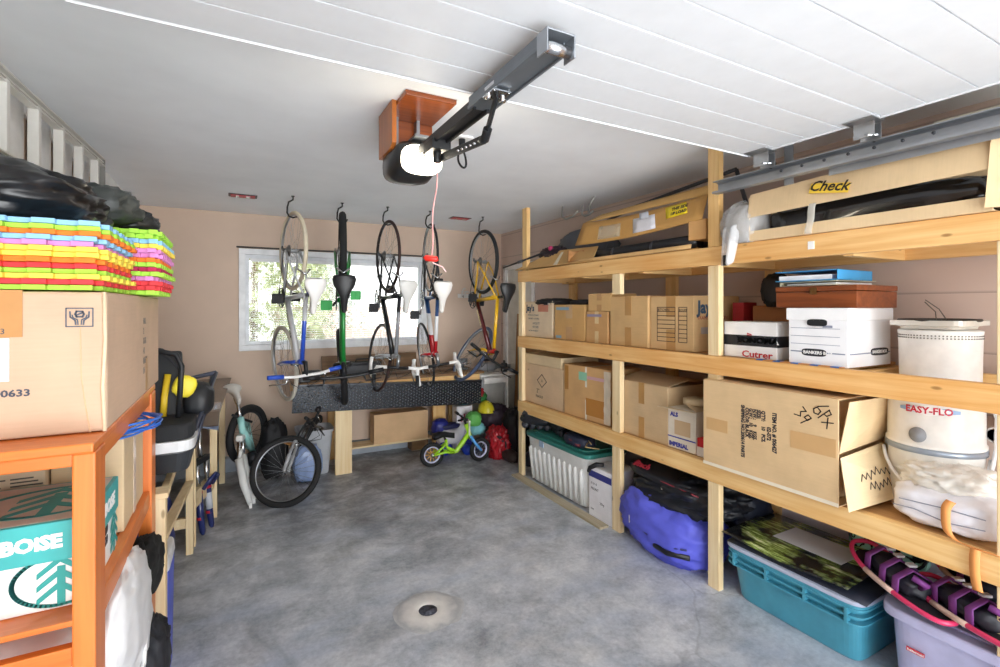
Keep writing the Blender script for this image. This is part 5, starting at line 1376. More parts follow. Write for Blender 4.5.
# long "Check" carton
ck = thing('long_carton', 'long open carton reading Check, black plastic inside, at the right end of the top shelf', 'box', (2.4, 1.0, z))
ya_, yb_ = .655, 1.535
CH = cardboard('e3c79c', 'Y')
MB().slab([(2.225, yb_, z+.001), (2.225, ya_, z+.001), (2.62, ya_, z+.001), (2.62, yb_, z+.001)], .005).box(2.222, 2.228, ya_, yb_, z+.002, z+.05).build('bottom_panel', CH, ck, world=True, bevel=.001)
fA, fB_, fC, fD = Vector((2.212, yb_, 1.935)), Vector((2.212, ya_, 1.96)), Vector((2.235, ya_, 2.09)), Vector((2.235, yb_, 2.05))
MB().slab([fA, fB_, fC, fD], .006).build('front_panel', CH, ck, world=True, bevel=.001)
MB().slab([(2.225, yb_, z+.006), (2.60, yb_, z+.006), (2.60, yb_, 2.03), (2.225, yb_, 2.035)], .005, (0, 1, 0)).build('end_panel', CH, ck, world=True)
MB().slab([(2.60, ya_, z+.006), (2.60, yb_, z+.006), (2.60, yb_, 2.02), (2.60, ya_, 2.05)], .005, (1, 0, 0)).build('back_panel', CH, ck, world=True)
MB().slab([(2.20, ya_+.015, z+.01), (2.27, ya_-.16, z+.0), (2.28, ya_-.17, 2.07), (2.215, ya_-.0, 2.11)], .006).build('end_flap', CH, ck, world=True)
eX = (fB_-fA).normalized(); eZ = Vector((-1, 0, .15)).normalized(); eY = eZ.cross(eX); eX = eY.cross(eZ)
eY = Vector((eY.x, eY.y, eY.z)); 
T = tr(fA.lerp(fB_, .335)+Vector((-.004, 0, .065))) @ Matrix((eX, eY, eZ)).transposed().to_4x4() @ rotm('Z', -12)
MB().box(0, .16, -.012, .03, -.001, .0006, T).build('yellow_tape', plain('f0c93c', .4), ck, world=True)
MB().text('Check', .062, T @ tr(-.005, -.002, .001), .0004, .0012, .3).build('lettering', plain('2a211a', .6), ck, world=True)
pbk = solid('black_plastic', MB().blob((2.42, 1.08, z+.085), (.15, .40, .075), .10, 2.2, 81, 56, 4, .95), plain('111215', .25, coat=.4), 'black plastic sheeting bundled inside the long Check carton', 'plastic sheet')
MB().grid(lambda a_, c_: Vector((2.205-.004*math.sin(a_*9), 1.24-.03*c_+.02*a_, 1.95-.13*a_)), 8, 3, t=.0008).build('clear_tape', film('f4f0e4', .1, .4), ck, world=True)
carton('plain tan box with barcode label lying on the back of the Check carton', 2.45, 2.75, .50, .90, 2.10, 2.235, col='d9d2c0', tape=None, name='barcode_box')
solid('brown_panel', MB().box(2.62, 2.64, .9, 1.3, z, 2.20), wood('c88a3c', '9a6424', 'Y'), 'orange-brown board standing behind the Check carton', 'board')

# ---- below the shelf
tb_ = thing('storage_tote', 'white ribbed storage tote with dark teal lid under the far shelf', 'tote', (2.44, 3.13, .016))
p_a, p_b = PX(590, 440, 2.25), PX(525, 440, 2.25)
d_ = (p_b.y-p_a.y)-.05; yc = (p_b.y+p_a.y)/2
tb_.location.y = yc; WM[tb_.name] = tr(tb_.location)
TW = plain('e4e6e4', .35, coat=.2)
hh = .385
mb = MB(); tub(mb, .17, d_/2-.04, .20, d_/2-.005, hh, p=9, n=40); body = mb.build('body', TW, tb_)
mb = MB()
nR = 11
for i in range(nR):
    y = -d_/2+.075+i*(d_-.15)/(nR-1)
    mb.tube([(-.172, y*.95, .015), (-.193, y, hh*.72), (-.186, y, hh*.75)], [.016, .017, .006], 8)
mb.build('rib', TW, body)
mb = MB()
mb.prism([(math.copysign(abs(math.cos(a))**.22, math.cos(a))*.215, math.copysign(abs(math.sin(a))**.22, math.sin(a))*(d_/2+.012)) for a in [2*math.pi*j/40 for j in range(40)]], hh-.012, hh+.02)
lid = mb.build('lid', plain('2f7f76', .35, coat=.2), tb_, bevel=.006)
MB().prism([(math.copysign(abs(math.cos(a))**.22, math.cos(a))*.17, math.copysign(abs(math.sin(a))**.22, math.sin(a))*(d_/2-.05)) for a in [2*math.pi*j/40 for j in range(40)]], hh+.02, hh+.032).build('lid_panel', plain('38897f', .35, coat=.2), lid, bevel=.004)
MB().box(-.212, -.204, .13, .19, hh-.06, hh-.005).build('sticker', plain('9fb6cf', .3), tb_)
# skates and gear on the tote
lz = .016+hh+.034
for i, (x, y, rzz) in enumerate(((2.30, yc+.36, 30), (2.38, yc+.16, -15), (2.46, yc-.02, 20))):
    t = thing('inline_skate', ['dark inline skate nearest the far shelf post, on the teal lid', 'dark inline skate in the middle of the teal lid', 'dark inline skate nearest the camera of three on the teal lid'][i], 'skate', (x, y, lz), rz=rzz, group='inline skates on the tote')
    sk = plain('23252c', .45)
    MB().blob((0, .0, .085), (.05, .13, .045), .15, 3, 90+i, 28, 2.6, .9).blob((0, .07, .12), (.045, .05, .04), .15, 3, 95+i, 24, 2.4).build('boot', sk, t)
    for k in range(4): MB().cyl((-.012, -.11+.07*k, .03), (.012, -.11+.07*k, .03), .03, 18).build('wheel', plain('3d4048', .5), t)
    MB().box(-.006, .006, -.13, .12, .03, .055).build('wheel_frame', STEEL, t)
t = thing('body_pads', 'dark blue and red sports pads heaped on the teal tote lid', 'pads', (2.33, yc-.22, lz))
MB().blob((0, 0, .045), (.08, .13, .045), .2, 2.5, 99, 36, 2.6, .9).build('pad', plain('232a40', .6), t)
MB().tube([(-.05, .1, .07), (-.08, 0, .05), (-.07, -.1, .03)], .012, 8).build('strap', plain('6a2630', .6), t)
MB().tube([(-.0, -.12, .06), (-.1, -.2, .05), (-.02, -.26, .04)], .005, 6).tube([(0, -.1, .07), (-.06, -.22, .07)], .004, 6).build('cord', plain('b09a6a', .6), t)
# white box with purple print
pa_, pb_2 = PX(611.5, 455, 2.25), PX(588.5, 455, 2.25)
ya, yb = pa_.y, pb_2.y
b = carton('tall white box with dark blue top band beside the tote under the shelf', 2.25, 2.50, max(ya, 2.565), yb-.005, .002, .355, col='f0f0f4', tape=None, name='white_box')
rects(b, [('-X', 0, .80, 1, .93)], 'blue_band', '343a86')
for it_ in (('-X', .1, .66, 'o o o', .03), ('-X', .1, .55, 'FRONT', .025), ('-X', .5, .32, '25kg', .024), ('-X', .1, .15, 'base', .018)): printing(b, [it_], 'small_print', '33353f')
t = solid('hanging_hook', MB().tube([(2.22, yb-.04, .33), (2.215, yb-.06, .36), (2.25, yb-.09, .385), (2.28, yb-.13, .39)], [.014, .016, .016, .012], 10), BLACK, 'black curved hook hanging over the tall white box', 'hook')
# blue duffel
ya, yb = PX(703, 500, 2.28).y, PX(627, 500, 2.28).y
df = thing('duffel_bag', 'bright violet-blue duffel bag on the floor under the shelf', 'bag', (2.40, (ya+yb)/2, 0))
DL = (yb-ya)/2
mb = MB()
mb.blob((-.02, .01, .165), (.215, DL+.03, .18), .12, 2.0, 101, 80, 2.5, .9, rotm('X', 6)); mb.build('body', plain('5a60d4', .6), df)
def side_pt(y, z_): return Vector((-.02-.212*(1-abs((y)/(DL+.05))**4)**.5*(1-((z_-.135)/.17)**4*.5), y, z_))
MB().tube([side_pt(DL*.8, .22), side_pt(DL*.4, .17), side_pt(0, .14), side_pt(-DL*.5, .13), side_pt(-DL*.85, .15)], .006, 6).build('zip', plain('252a6a', .4), df)
MB().tube([side_pt(-DL*.15, .10), side_pt(-DL*.5, .10)+Vector((-.012, 0, 0)), side_pt(-DL*.9, .11)], .016, 8, flat=.5).build('handle', BLACK, df)
MB().tube([side_pt(DL*.55, .20), side_pt(DL*.5, .16)+Vector((-.01, 0, 0)), side_pt(DL*.4, .19), side_pt(DL*.55, .20)], .005, 6).build('buckle', plain('d9d4c6', .3), df)
bd = thing('hockey_bag', 'black sports bag with red lettering lying on the blue duffel', 'bag', (2.45, (ya+yb)/2, .2))
MB().blob((.02, -.03, .16), (.215, DL+.03, .11), .22, 2.0, 103, 90, 2.5, .9, rotm('X', -5)).build('body', plain('171a22', .5), bd)
MB().blob((-.0, .02, .245), (.19, DL, .03), .06, 1.5, 104, 48, 3.6, .95, rotm('X', 2)).build('top_flap', plain('1c1e26', .55), bd)
T = tr(-.16, DL*.85, .268) @ Matrix(((0, .80, -.6, 0), (-1, 0, 0, 0), (0, .6, .80, 0), (0, 0, 0, 1)))
MB().text('Iltech', .06, T @ tr(.0, .0, .008), .003, .001, .3).build('lettering', plain('b03040', .5), bd)
MB().obb((-.19, -.05, .20), .012, .07, .02, rotm('X', 15)).build('white_mark', plain('d8d4c4', .5), bd)
MB().tube([(-.19, DL*.3, .255), (-.195, -DL*.3, .25), (-.17, -DL*.9, .235)], .004, 6).build('red_piping', plain('8c2634', .5), bd)
solidblob('dark_sack', (2.63, 1.83, .33), (.12, .10, .13), '1b2234', 'dark navy sack under the shelf right of the tall post', 'bag', 107, .2, 2.2, 2.6, .5, .9, 48)
# turquoise tote
p1_ = PZ(735, 576, 0); 
TQ = plain('4a9cb4', .35, coat=.25)
tq = thing('storage_tote', 'large turquoise storage tote under shelf with a glossy poster lying on it', 'tote', (2.495, 1.37, 0))
dq = .305
mb = MB(); tub(mb, .20, dq*.93, .245, dq, .27, p=10, n=40); bo = mb.build('body', TQ, tq)
mb = MB()
for zz in (.185, .215, .245):
    mb.prism([(math.copysign(abs(math.cos(a))**.2, math.cos(a))*(.262), math.copysign(abs(math.sin(a))**.2, math.sin(a))*(dq+.016)) for a in [2*math.pi*j/40 for j in range(40)]], zz, zz+.007)
for y in (-.26, -.09, .09, .26): mb.box(-.262, -.235, y-.006, y+.006, .185, .25)
mb.build('rim_rib', TQ, bo)
MB().prism([(math.copysign(abs(math.cos(a))**.2, math.cos(a))*(.265), math.copysign(abs(math.sin(a))**.2, math.sin(a))*(dq+.02)) for a in [2*math.pi*j/40 for j in range(40)]], .268, .285).build('lid', plain('b9c0d6', .4), tq, bevel=.004)
solid('storage_tray', MB().grid(lambda a_, c_: (2.25+.46*a_, 1.68-.64*c_, .287+.022*math.sin(a_*3.1)), 6, 10, t=.004), plain('2b3040', .5), 'dark blue-grey tray lid lying between the turquoise tote and the poster', 'lid')
m, nt, b_ = newmat('poster_print'); v = coords(nt, (1, 1, 1)); n1 = noise_tex(nt, coords(nt, (26, 5, 1), (0, 0, .5)), 1.2, 5, .7); n2 = noise_tex(nt, v, 5, 3)
cc = ramp(nt, n1, [(.40, lin('2a2e20')), (.48, lin('6f8038')), (.56, lin('b7cc7a')), (.64, lin('f0eccc'))])
cc = mix(nt, ramp(nt, n2, [(.44, g(0)), (.56, g(1))]), lin('16171a'), cc)
nt.links.new(cc, b_.inputs['Base Color']); b_.inputs['Roughness'].default_value = .2
ps = thing('poster', 'glossy dark green magazine poster sagging over the turquoise tote', 'poster', (2.475, 1.37, .315))
MB().grid(lambda a_, c_: (-.235+.47*a_, .335-.60*c_, .010+.012*math.sin(a_*3)-.03*(1-a_)**2*math.sin(c_*3)**2*.5), 14, 14, t=.0015).build('sheet', m, ps)
MB().text('SNOW RIDER', .05, tr(-.215, -.22, .017) @ rotm('Z', 90) @ rotm('Y', 0), .0004, .002).build('lettering', plain('cfd2d6', .4), ps) if False else None
pr_ = solid('white_paper', MB().box(-.10, .10, -.16, .16, 0, .0012, tr(2.50, 1.37, .338) @ rotm('Z', 0)), plain('d8dade', .5, var=.01), 'blank white paper sheet lying on the glossy poster', 'paper')
m, nt, b_ = newmat('branch_print'); v = coords(nt); vo = nt.nodes.new('ShaderNodeTexVoronoi'); vo.feature = 'DISTANCE_TO_EDGE'; vo.inputs['Scale'].default_value = 13
nt.links.new(mix(nt, .25, v, noise_tex(nt, v, 6, 3)), vo.inputs['Vector'])
nt.links.new(ramp(nt, vo.outputs['Distance'], [(.05, lin('161a18')), (.09, lin('8fc0ae'))]), b_.inputs['Base Color']); b_.inputs['Roughness'].default_value = .25
pw = thing('patterned_case', 'pale green case with black branch pattern standing behind the poster', 'case', (2.70, 1.16, .29))
MB().prism([(math.copysign(abs(math.cos(a))**.6, math.cos(a))*.16, math.copysign(abs(math.sin(a))**.6, math.sin(a))*.10+.10) for a in [2*math.pi*j/32 for j in range(32)]], -.02, .02, Matrix(((0, 0, 1, 0), (1, 0, 0, 0), (0, 1, 0, 0), (0, 0, 0, 1)))).build('case', m, pw, bevel=.006)
MB().torus(.14, .006, 32, 6, tr(-.02, 0, .10) @ Matrix(((0, 0, 1, 0), (1.1, 0, 0, 0), (0, .72, 0, 0), (0, 0, 0, 1)))).build('rim', BLACK, pw)
# grey-violet tote with snowshoes
GV = plain('c0c0e2', .4, coat=.2)
gv = thing('storage_tote', 'grey-violet storage tote with lid and small red label at lower right corner', 'tote', (2.485, .71, 0))
dg = .28
mb = MB(); tub(mb, .19, dg*.93, .225, dg-.01, .31, p=7, n=40); mb.build('body', GV, gv)
lo_ = MB().prism([(math.copysign(abs(math.cos(a))**.28, math.cos(a))*.25, math.copysign(abs(math.sin(a))**.28, math.sin(a))*(dg+.015)) for a in [2*math.pi*j/44 for j in range(44)]], .295, .335).build('lid', GV, gv, bevel=.008)
MB().prism([(math.copysign(abs(math.cos(a))**.28, math.cos(a))*.20, math.copysign(abs(math.sin(a))**.28, math.sin(a))*(dg-.04)) for a in [2*math.pi*j/44 for j in range(44)]], .335, .345).build('lid_panel', plain('aaaad4', .4, coat=.2), lo_, bevel=.004)
T = tr(-.226, .20, .19) @ Matrix(((0, 0, -1, 0), (-1, 0, 0, 0), (0, 1, 0, 0), (0, 0, 0, 1)))
MB().box(0, .055, 0, .013, -.006, .001, T).build('red_label', plain('d8404a', .4), gv)
MB().text('Rubbermaid', .0105, T @ tr(.003, .003, .0015), .0003, .0003).build('lettering', PAPER, gv)
PU = plain('7c3a86', .55); PK = plain('e2386a', .3, coat=.4)
def snowshoe(label, x, y, z_, rz, tilt):
    M_ = tr(x, y, z_) @ rotm('Z', rz) @ rotm('Y', tilt)
    t = thing('snowshoe', label, 'snowshoe', M=M_, group='snowshoes on the tote')
    out = []
    for i in range(40):
        a = 2*math.pi*i/40
        w_ = .085*(1+.15*math.cos(a)); out.append((.235*math.cos(a), w_*math.copysign(abs(math.sin(a))**.7, math.sin(a)), .02+.03*max(0, math.cos(a))**3))
    MB().tube(out, .0095, 8, closed=True).build('frame', PK, t)
    MB().tube([out[8], out[9], out[10], out[11], out[12]], .0105, 8).tube([out[28], out[29], out[30], out[31]], .0105, 8).build('frame_sleeve', plain('d8b8a8', .4), t)
    MB().prism([(p_[0]*.93, p_[1]*.85) for p_ in out], .014, .018).build('decking', plain('1a1b22', .6), t)
    mb = MB(); mb.blob((0.01, 0, .045), (.115, .055, .032), .25, 3, int(x*50+y*9), 28, 2.8, .9); mb.build('binding', plain('20222c', .5), t)
    for k, dx in enumerate((-.07, .0, .085)):
        ribbon_ = MB(); ribbon_.tube([(dx, -.072, .02), (dx+.01, -.062, .065), (dx+.02, 0, .100), (dx+.012, .060, .070), (dx, .07, .02)], .019, 8, flat=.25); ribbon_.build('strap', PU, t)
    for dx in (-.035, .03, .08): MB().obb((dx+.01, -.02, .103), .022, .03, .008).build('buckle', plain('e8e8ec', .3), t)
    mb = MB()
    for dx in (-.03, .0, .03, .06): mb.tube([(dx, -.05, .01), (dx+.01, -.055, -.012)], [.012, .002], 5).tube([(dx, .05, .01), (dx+.01, .055, -.012)], [.012, .002], 5)
    mb.build('crampon', plain('b9c2d0', .3, .7), t)
    MB().tube([(-.1, 0, .06), (-.13, .0, .085), (-.1, .03, .1)], .012, 8).build('heel_strap', PU, t)
    return t
snowshoe('purple and black snowshoe with pink tube, left one on the violet tote', 2.34, .965, .385, 58, -5)
snowshoe('purple and black snowshoe with pink tube, right one nearest the picture edge', 2.31, .73, .385, 56, 3)
snowshoe('dark snowshoe lying behind the other two against the wall side of the tote', 2.52, .78, .42, 50, -8)
# ================================================================ LEFT ORANGE SHELF
LX = -.25; LW = -.735; LY0, LY1 = 1.27, 2.13
os_ = thing('orange_shelf', 'orange-stained wooden shelf rack along the left wall beside the camera', 'shelf', (-.49, 1.7, 0))
for (x0, y0_) in ((LX-.038, LY0), (LX-.038, 2.04), (LW, LY0), (LW, 2.04)):
    MB().box(x0, x0+.038, y0_, y0_+.088, 0, 1.205).build('post', ORNG['Z'], os_, world=True, bevel=.004)
for z0, z1 in ((1.178, 1.205), (.775, .815)):
    for ya_, yb_ in ((LY0+.006, LY0+.03), (LY1-.03, LY1-.006)): MB().box(LW+.038, LX-.038, ya_, yb_, z0, z1).build('cross_rail', ORNG['X'], os_, world=True, bevel=.003)
for z1 in (.872, .36):
    for xa_ in (LX-.034, LW+.006): MB().box(xa_, xa_+.028, LY0+.088, 2.04, z1-.055, z1).build('side_rail', ORNG['Y'], os_, world=True, bevel=.003)
MB().box(LX-.034, LX-.006, LY0+.088, 2.04, 1.165, 1.205).build('side_rail', ORNG['Y'], os_, world=True, bevel=.003)
MB().box(LW, LX-.001, LY0-.012, LY1+.0, 1.206, 1.226).build('top_board', ORNG['X'], os_, world=True, bevel=.004)
for z1 in (.872, .36):
    MB().box(LW+.036, LX-.036, LY0+.0, LY1-.03, z1-.012, z1).build('shelf_board', ORNG['X'], os_, world=True, bevel=.002)
# big carton
b = carton('large tan carton numbered 00633 on top of the orange shelf', -.745, LX+.002, 1.36, 2.185, 1.228, 1.533, col='cfb196', tape=None, bev=.006, seam=False)
t = b.t
M, W_, H_ = face(b, '-Y')
mb = MB(); S_ = .029
ox, oy = W_-.066, H_-.072
def L2(pts, w=.0022): lines(mb, M, [(ox+x*S_, oy+y*S_) for x, y in pts], w)
L2([(-.1, -.1), (1.45, -.1), (1.45, 1.25), (-.1, 1.25), (-.1, -.1)])
L2([(.12, 1.0), (.14, .6), (.42, .35), (.45, .05)], .0028); L2([(1.23, 1.0), (1.21, .6), (.93, .35), (.9, .05)], .0028)
L2([(.25, .75), (.3, .55), (.55, .4), (.58, .05)], .0022); L2([(1.10, .75), (1.05, .55), (.8, .4), (.77, .05)], .0022)
L2([(.42, .82), (.5, .62), (.85, .62), (.93, .82), (.85, 1.02), (.5, 1.02), (.42, .82)], .0035); L2([(.5, .75), (.85, .92)], .003)
mb.build('handling_symbol', plain('5a6270', .7), t)
printing(b, [('-Y', .0, .0, '', .01)]) if False else None
mb = MB().text('00633', .020, M @ tr(W_-.183, .088, 0), .0003, .0005, 0, 'LEFT', 1.15).text('3', .016, M @ tr(W_-.172, H_-.088, .0015), .0003)
mb.build('printing', plain('4a5060', .7), t)
mb = MB().box(W_-.36, W_-.138, H_-.095, H_+.002, -.0005, .0008, M); mb.build('brown_tape', plain('c8935a', .35, coat=.2), t)
MB().box(W_-.36, W_-.158, .12, H_-.097, -.0005, .0012, M @ tr(0, 0, .0006) @ rotm('Z', 0)).build('paper_label', PAPER, t)
Mx, Wx, Hx = face(b, '+X')
mb = MB()
for i, s_ in enumerate(('NO.', '2', 'KGS', '41', 'MADE', 'IN')): mb.text(s_, .028, Mx @ tr(Wx*.58, Hx*(.72-.1*i), 0), .0003, .0002)
mb.build('printing', plain('8a8178', .7), t)
MB().box(Wx*.64, Wx*.68, .01, Hx*.36, -.0004, .0006, Mx).build('tape_strip', plain('b58a55', .35), t)
# crushed corner ridge
mb = MB().tube([(b.w/2-.004, -b.d/2-.001, .0), (b.w/2-.007, -b.d/2-.0015, .1), (b.w/2-.003, -b.d/2-.001, .2), (b.w/2-.005, -b.d/2-.001, b.h)], .004, 6)
mb.build('corner_fold', cardboard('e9cfae'), t)
mb = MB().tube([(b.w/2-.046, -b.d/2+.0, .24), (b.w/2-.044, -b.d/2, .12), (b.w/2-.036, -b.d/2, .05), (b.w/2-.029, -b.d/2, .0)], .0014, 5)
mb.build('crease', cardboard('d6b692'), t)

# foam puzzle mats
FC = {'sky blue': '8fc4ea', 'lime green': 'a9e04a', 'orange': 'f07c22', 'pink': 'd98ac8', 'yellow': 'f6dc52', 'red': 'dd3a40', 'crimson': 'c01f58'}
FM2_ = {k: plain(v, .75, var=.02, bmp=.1, name='foam') for k, v in FC.items()}
ordn = ['topmost', 'second from top', 'third from top', 'fourth from top', 'fifth from top', 'sixth from top', 'seventh from top', 'eighth from top', 'ninth from top', 'tenth from top', 'eleventh from top', 'twelfth from top', 'thirteenth from top', 'lowest']
def foam_stack(x0, x1, y0, y1, zb, th, cols, which, period, seed, toff=.35):
    rnd = random.Random(seed); n = len(cols)
    for i, c_ in enumerate(cols):
        k = n-1-i                         # 0 = bottom
        z = zb + k*th
        jx, jy = rnd.uniform(-.008, .008), rnd.uniform(-.008, .008)
        ph = rnd.uniform(0, period)
        am = .007
        def edge(a0, a1, fixed, sgn, axis):
            pts = []; L_ = abs(a1-a0); m_ = max(2, int(L_/period)); stp = (a1-a0)/m_
            for q in range(m_):
                s0 = a0+stp*q; s1 = s0+stp*.5; s2 = s0+stp
                o1 = fixed+sgn*am; o0 = fixed-sgn*am
                for (a_, o_) in ((s0, o0), (s1, o0), (s1, o1), (s2, o1)):
                    pts.append((a_, o_) if axis == 'x' else (o_, a_))
            return pts
        poly = edge(x0+ph*.3, x1, y0, -1, 'x') + edge(y0+.01, y1-.01, x1, 1, 'y') + edge(x1, x0+ph*.3, y1, 1, 'x') + edge(y1-.01, y0+.01, x0, -1, 'y')
        cx, cy = (x0+x1)/2, (y0+y1)/2
        poly = [(p_[0]-cx+jx, p_[1]-cy+jy) for p_ in poly]
        t_ = thing('foam_mat', '%s foam puzzle mat, %s in the %s stack' % (c_, 'lowest' if k == 0 else ordn[i], which), 'foam mat', (cx, cy, z), rz=rnd.uniform(-1.2, 1.2)*.5, group='foam puzzle mats in the %s stack' % which)
        # a mat is one thing of one piece: keep it a single mesh
        e = t_; lo_ = e.location.copy(); rz_ = e.rotation_euler.copy(); props = {kk: e[kk] for kk in ('label', 'category', 'group')}
        D.objects.remove(e)
        o = MB().prism(poly, .0005, th-.0004).build('foam_mat', FM2_[c_], None, bevel=.0012)
        o.location = lo_; o.rotation_euler = rz_
        for kk, vv in props.items(): o[kk] = vv
foam_stack(-.735, -.262, 1.355, 1.735, 1.536, .01165, ['sky blue', 'lime green', 'orange', 'sky blue', 'pink', 'yellow', 'yellow', 'orange', 'red', 'lime green', 'yellow', 'red', 'lime green'], 'near', .072, 5)
foam_stack(-.58, -.205, 1.79, 2.16, 1.536, .0140, ['lime green', 'lime green', 'sky blue', 'yellow', 'pink', 'pink', 'orange', 'lime green', 'crimson', 'lime green', 'pink', 'red', 'red', 'lime green'], 'far', .045, 9)
# black bags
gb_m = plain('101114', .34, coat=.2)
t = thing('garbage_bag', 'big shiny black garbage bag lying on the near foam mat stack', 'bag', (-.53, 1.55, 1.69))
MB().blob((0, 0, .06), (.21, .19, .078), .22, 1.25, 111, 90, 2.1, .8).blob((-.02, -.02, .095), (.12, .12, .075), .22, 1.3, 113, 60, 1.9, .9).build('bag', gb_m, t)
MB().tube([(.17, .02, .03), (.21, .09, .02), (.22, .14, .04)], [.02, .012, .018], 8).build('knot', gb_m, t)
solidblob('dark_bag', (-.37, 1.87, 1.80), (.10, .11, .055), '3e4240', 'dull charcoal bag behind the shiny black garbage bag', 'bag', 115, .25, 2.4, 2.4, .4)
solidblob('dark_bag', (-.33, 2.02, 1.775), (.09, .10, .045), '24282a', 'smaller black bag lying at the back of the far foam stack', 'bag', 117, .25, 2.4, 2.4, .35)
solidblob('grey_bag', (-.68, 1.90, 1.86), (.07, .10, .06), '9a9da2', 'light grey bag at the far left behind the black garbage bag', 'bag', 118, .15, 2.4, 2.4, .5)

# paper case carton
bx = thing('paper_carton', 'teal and white copy paper carton with tree logo on the orange shelf', 'box', (-.505, 1.475, .873))
B = Box(); B.t = bx; B.w, B.d, B.h = .46, .28, .182
TE = plain('42b4b4', .4, coat=.1); WHB = plain('f3f2f0', .5, var=.02)
mb = MB().box(-B.w/2, B.w/2, -B.d/2, B.d/2, 0, B.h-.01); mb.build('body', WHB, bx, bevel=.003)
lid = MB().box(-B.w/2-.004, B.w/2+.004, -B.d/2-.004, B.d/2+.004, B.h-.082, B.h).build('lid', TE, bx, bevel=.003)
MB().box(-B.w/2+.006, B.w/2-.006, -B.d/2+.006, B.d/2-.006, B.h, B.h+.0008).build('lid_top', plain('cfc6b8', .5), bx)
M, W_, H_ = face(B, '-Y'); M = M @ tr(0, 0, .004); Mx, Wx, Hx = face(B, '+X'); Mx = Mx @ tr(0, 0, .004)
MB().text('BOiSE', .038, M @ tr(W_-.137, H_-.052, 0), .0004, .0022, 0, 'LEFT', .98).build('lettering', PAPER, bx)
MB().text('BOiSE', .042, Mx @ tr(Wx*.45, Hx-.052, 0), .0004, .0018).build('lettering', PAPER, bx)
def tree_logo(mb, M, cx, cy, s, ring=True):
    T = M @ tr(cx, cy, 0)
    if ring:
        pts = []
        n = 40
        for i in range(n):
            a = R(60)+R(250)*i/(n-1)
            pts.append((math.cos(a)*s*1.45, math.sin(a)*s))
        for i in range(n-1):
            w = .16*s*(.35+.65*math.sin(math.pi*i/(n-1)))
            lines(mb, T, [pts[i], pts[i+1]], w)
    mb.box(-.10*s, .16*s, -1.0*s, .55*s, -.0003, .0004, T)
    for k in range(3):
        y = .72-.50*k
        for sg in (-1, 1):
            q = [(0, (y+.24)*s), (sg*.72*s, (y-.36)*s), (sg*.72*s, (y-.58)*s), (0, (y-.02)*s)]
            if sg < 0: q = q[::-1]
            mb.prism(q, -.0003, .0005, T)
TLM = plain('2f9f9a', .4)
mb = MB(); tree_logo(mb, M @ tr(0, 0, -.003), W_-.045, .060, .052); mb.build('tree_logo', TLM, bx)
mb = MB(); tree_logo(mb, Mx @ tr(0, 0, -.003), Wx*.86, .055, .052, False); mb.build('tree_logo', TLM, bx)
mb = MB()
Mt, Wt, Ht = face(B, '+Z')
tree_logo(mb, Mt @ tr(0, 0, .0006) , Wt-.09, Ht*.5, .095)
mb.build('tree_logo', plain('2f9f9a', .4), bx)
oval(MB(), Mx @ tr(0, 0, -.0035), Wx*.48, Hx*.50, .075, .024).build('hand_hole', plain('2a2320', .8), bx)
mb = MB()
for i in range(5): mb.box(Wx*.12, Wx*(.30+.04*(i % 2)), .02+.008*i, .023+.008*i, -.003, -.0024, Mx)
mb.text('20', .03, Mx @ tr(Wx*.50, .055, -.003), .0003, .001).build('small_print', INK, bx)
# printed carton and tall carton behind
b = carton('printed brown carton with upside-down red and black lettering behind the paper carton', -.728, -.432, 1.67, 2.02, .873, 1.13, col='d6c3a6', tape=None, name='cardboard_box', seam=False)
M, W_, H_ = face(b, '-Y')
MB().text('MINIMUM OF YOUR NEEDS', .020, M @ tr(W_*.96, H_*.96, 0) @ rotm('Z', 180), .0003, .0008).build('red_lettering', plain('c0392c', .6), b.t)
mb = MB().text('CRUSH FLAT FOR THEM', .016, M @ tr(W_*.9, H_*.86, 0) @ rotm('Z', 180), .0003, .0006)
for c_ in range(4):
    for i in range(9): mb.box(W_*(.06+.24*c_), W_*(.06+.24*c_+.15+.03*((i*7+c_) % 3)), H_*(.74-.035*i), H_*(.754-.035*i), 0, .0006, M)
mb.build('small_print', plain('5a564e', .6), b.t)
b2 = carton('tall plain tan carton standing beside the rear orange post', -.428, -.272, 1.70, 2.02, .873, 1.135, col='dcc39c', tape=None, seam=False)
MB().box(.0785, .0795, -.02, .02, 0, .262).build('tape', plain('e8dccb', .2), b2.t)
# blue cable coil
cc_ = thing('cable_coil', 'coil of bright blue network cable lying on the tall carton under the big carton', 'cable', (-.40, 1.80, 1.137))
mb = MB(); rnd = random.Random(2)
for k in range(6):
    pts = []
    rx, ry = .13+.008*k, .17-.006*k
    for i in range(36):
        a = 2*math.pi*i/36
        x = rx*math.cos(a)+rnd.uniform(-.001, .001)+.012*math.sin(k)+.045; x = min(x, .20)
        pts.append((x, ry*math.sin(a)-.02*math.cos(k*2), .008+.0065*(k % 4)+.012*max(0, math.sin(a*2+k))))
    mb.tube(pts, .0032, 6, closed=True)
mb.tube([(-.1, -.15, .01), (-.2, -.2, .0), (-.26, -.25, .004), (-.3, -.24, .0)], .0032, 6)
mb.build('cable', plain('2f6fd0', .4), cc_)
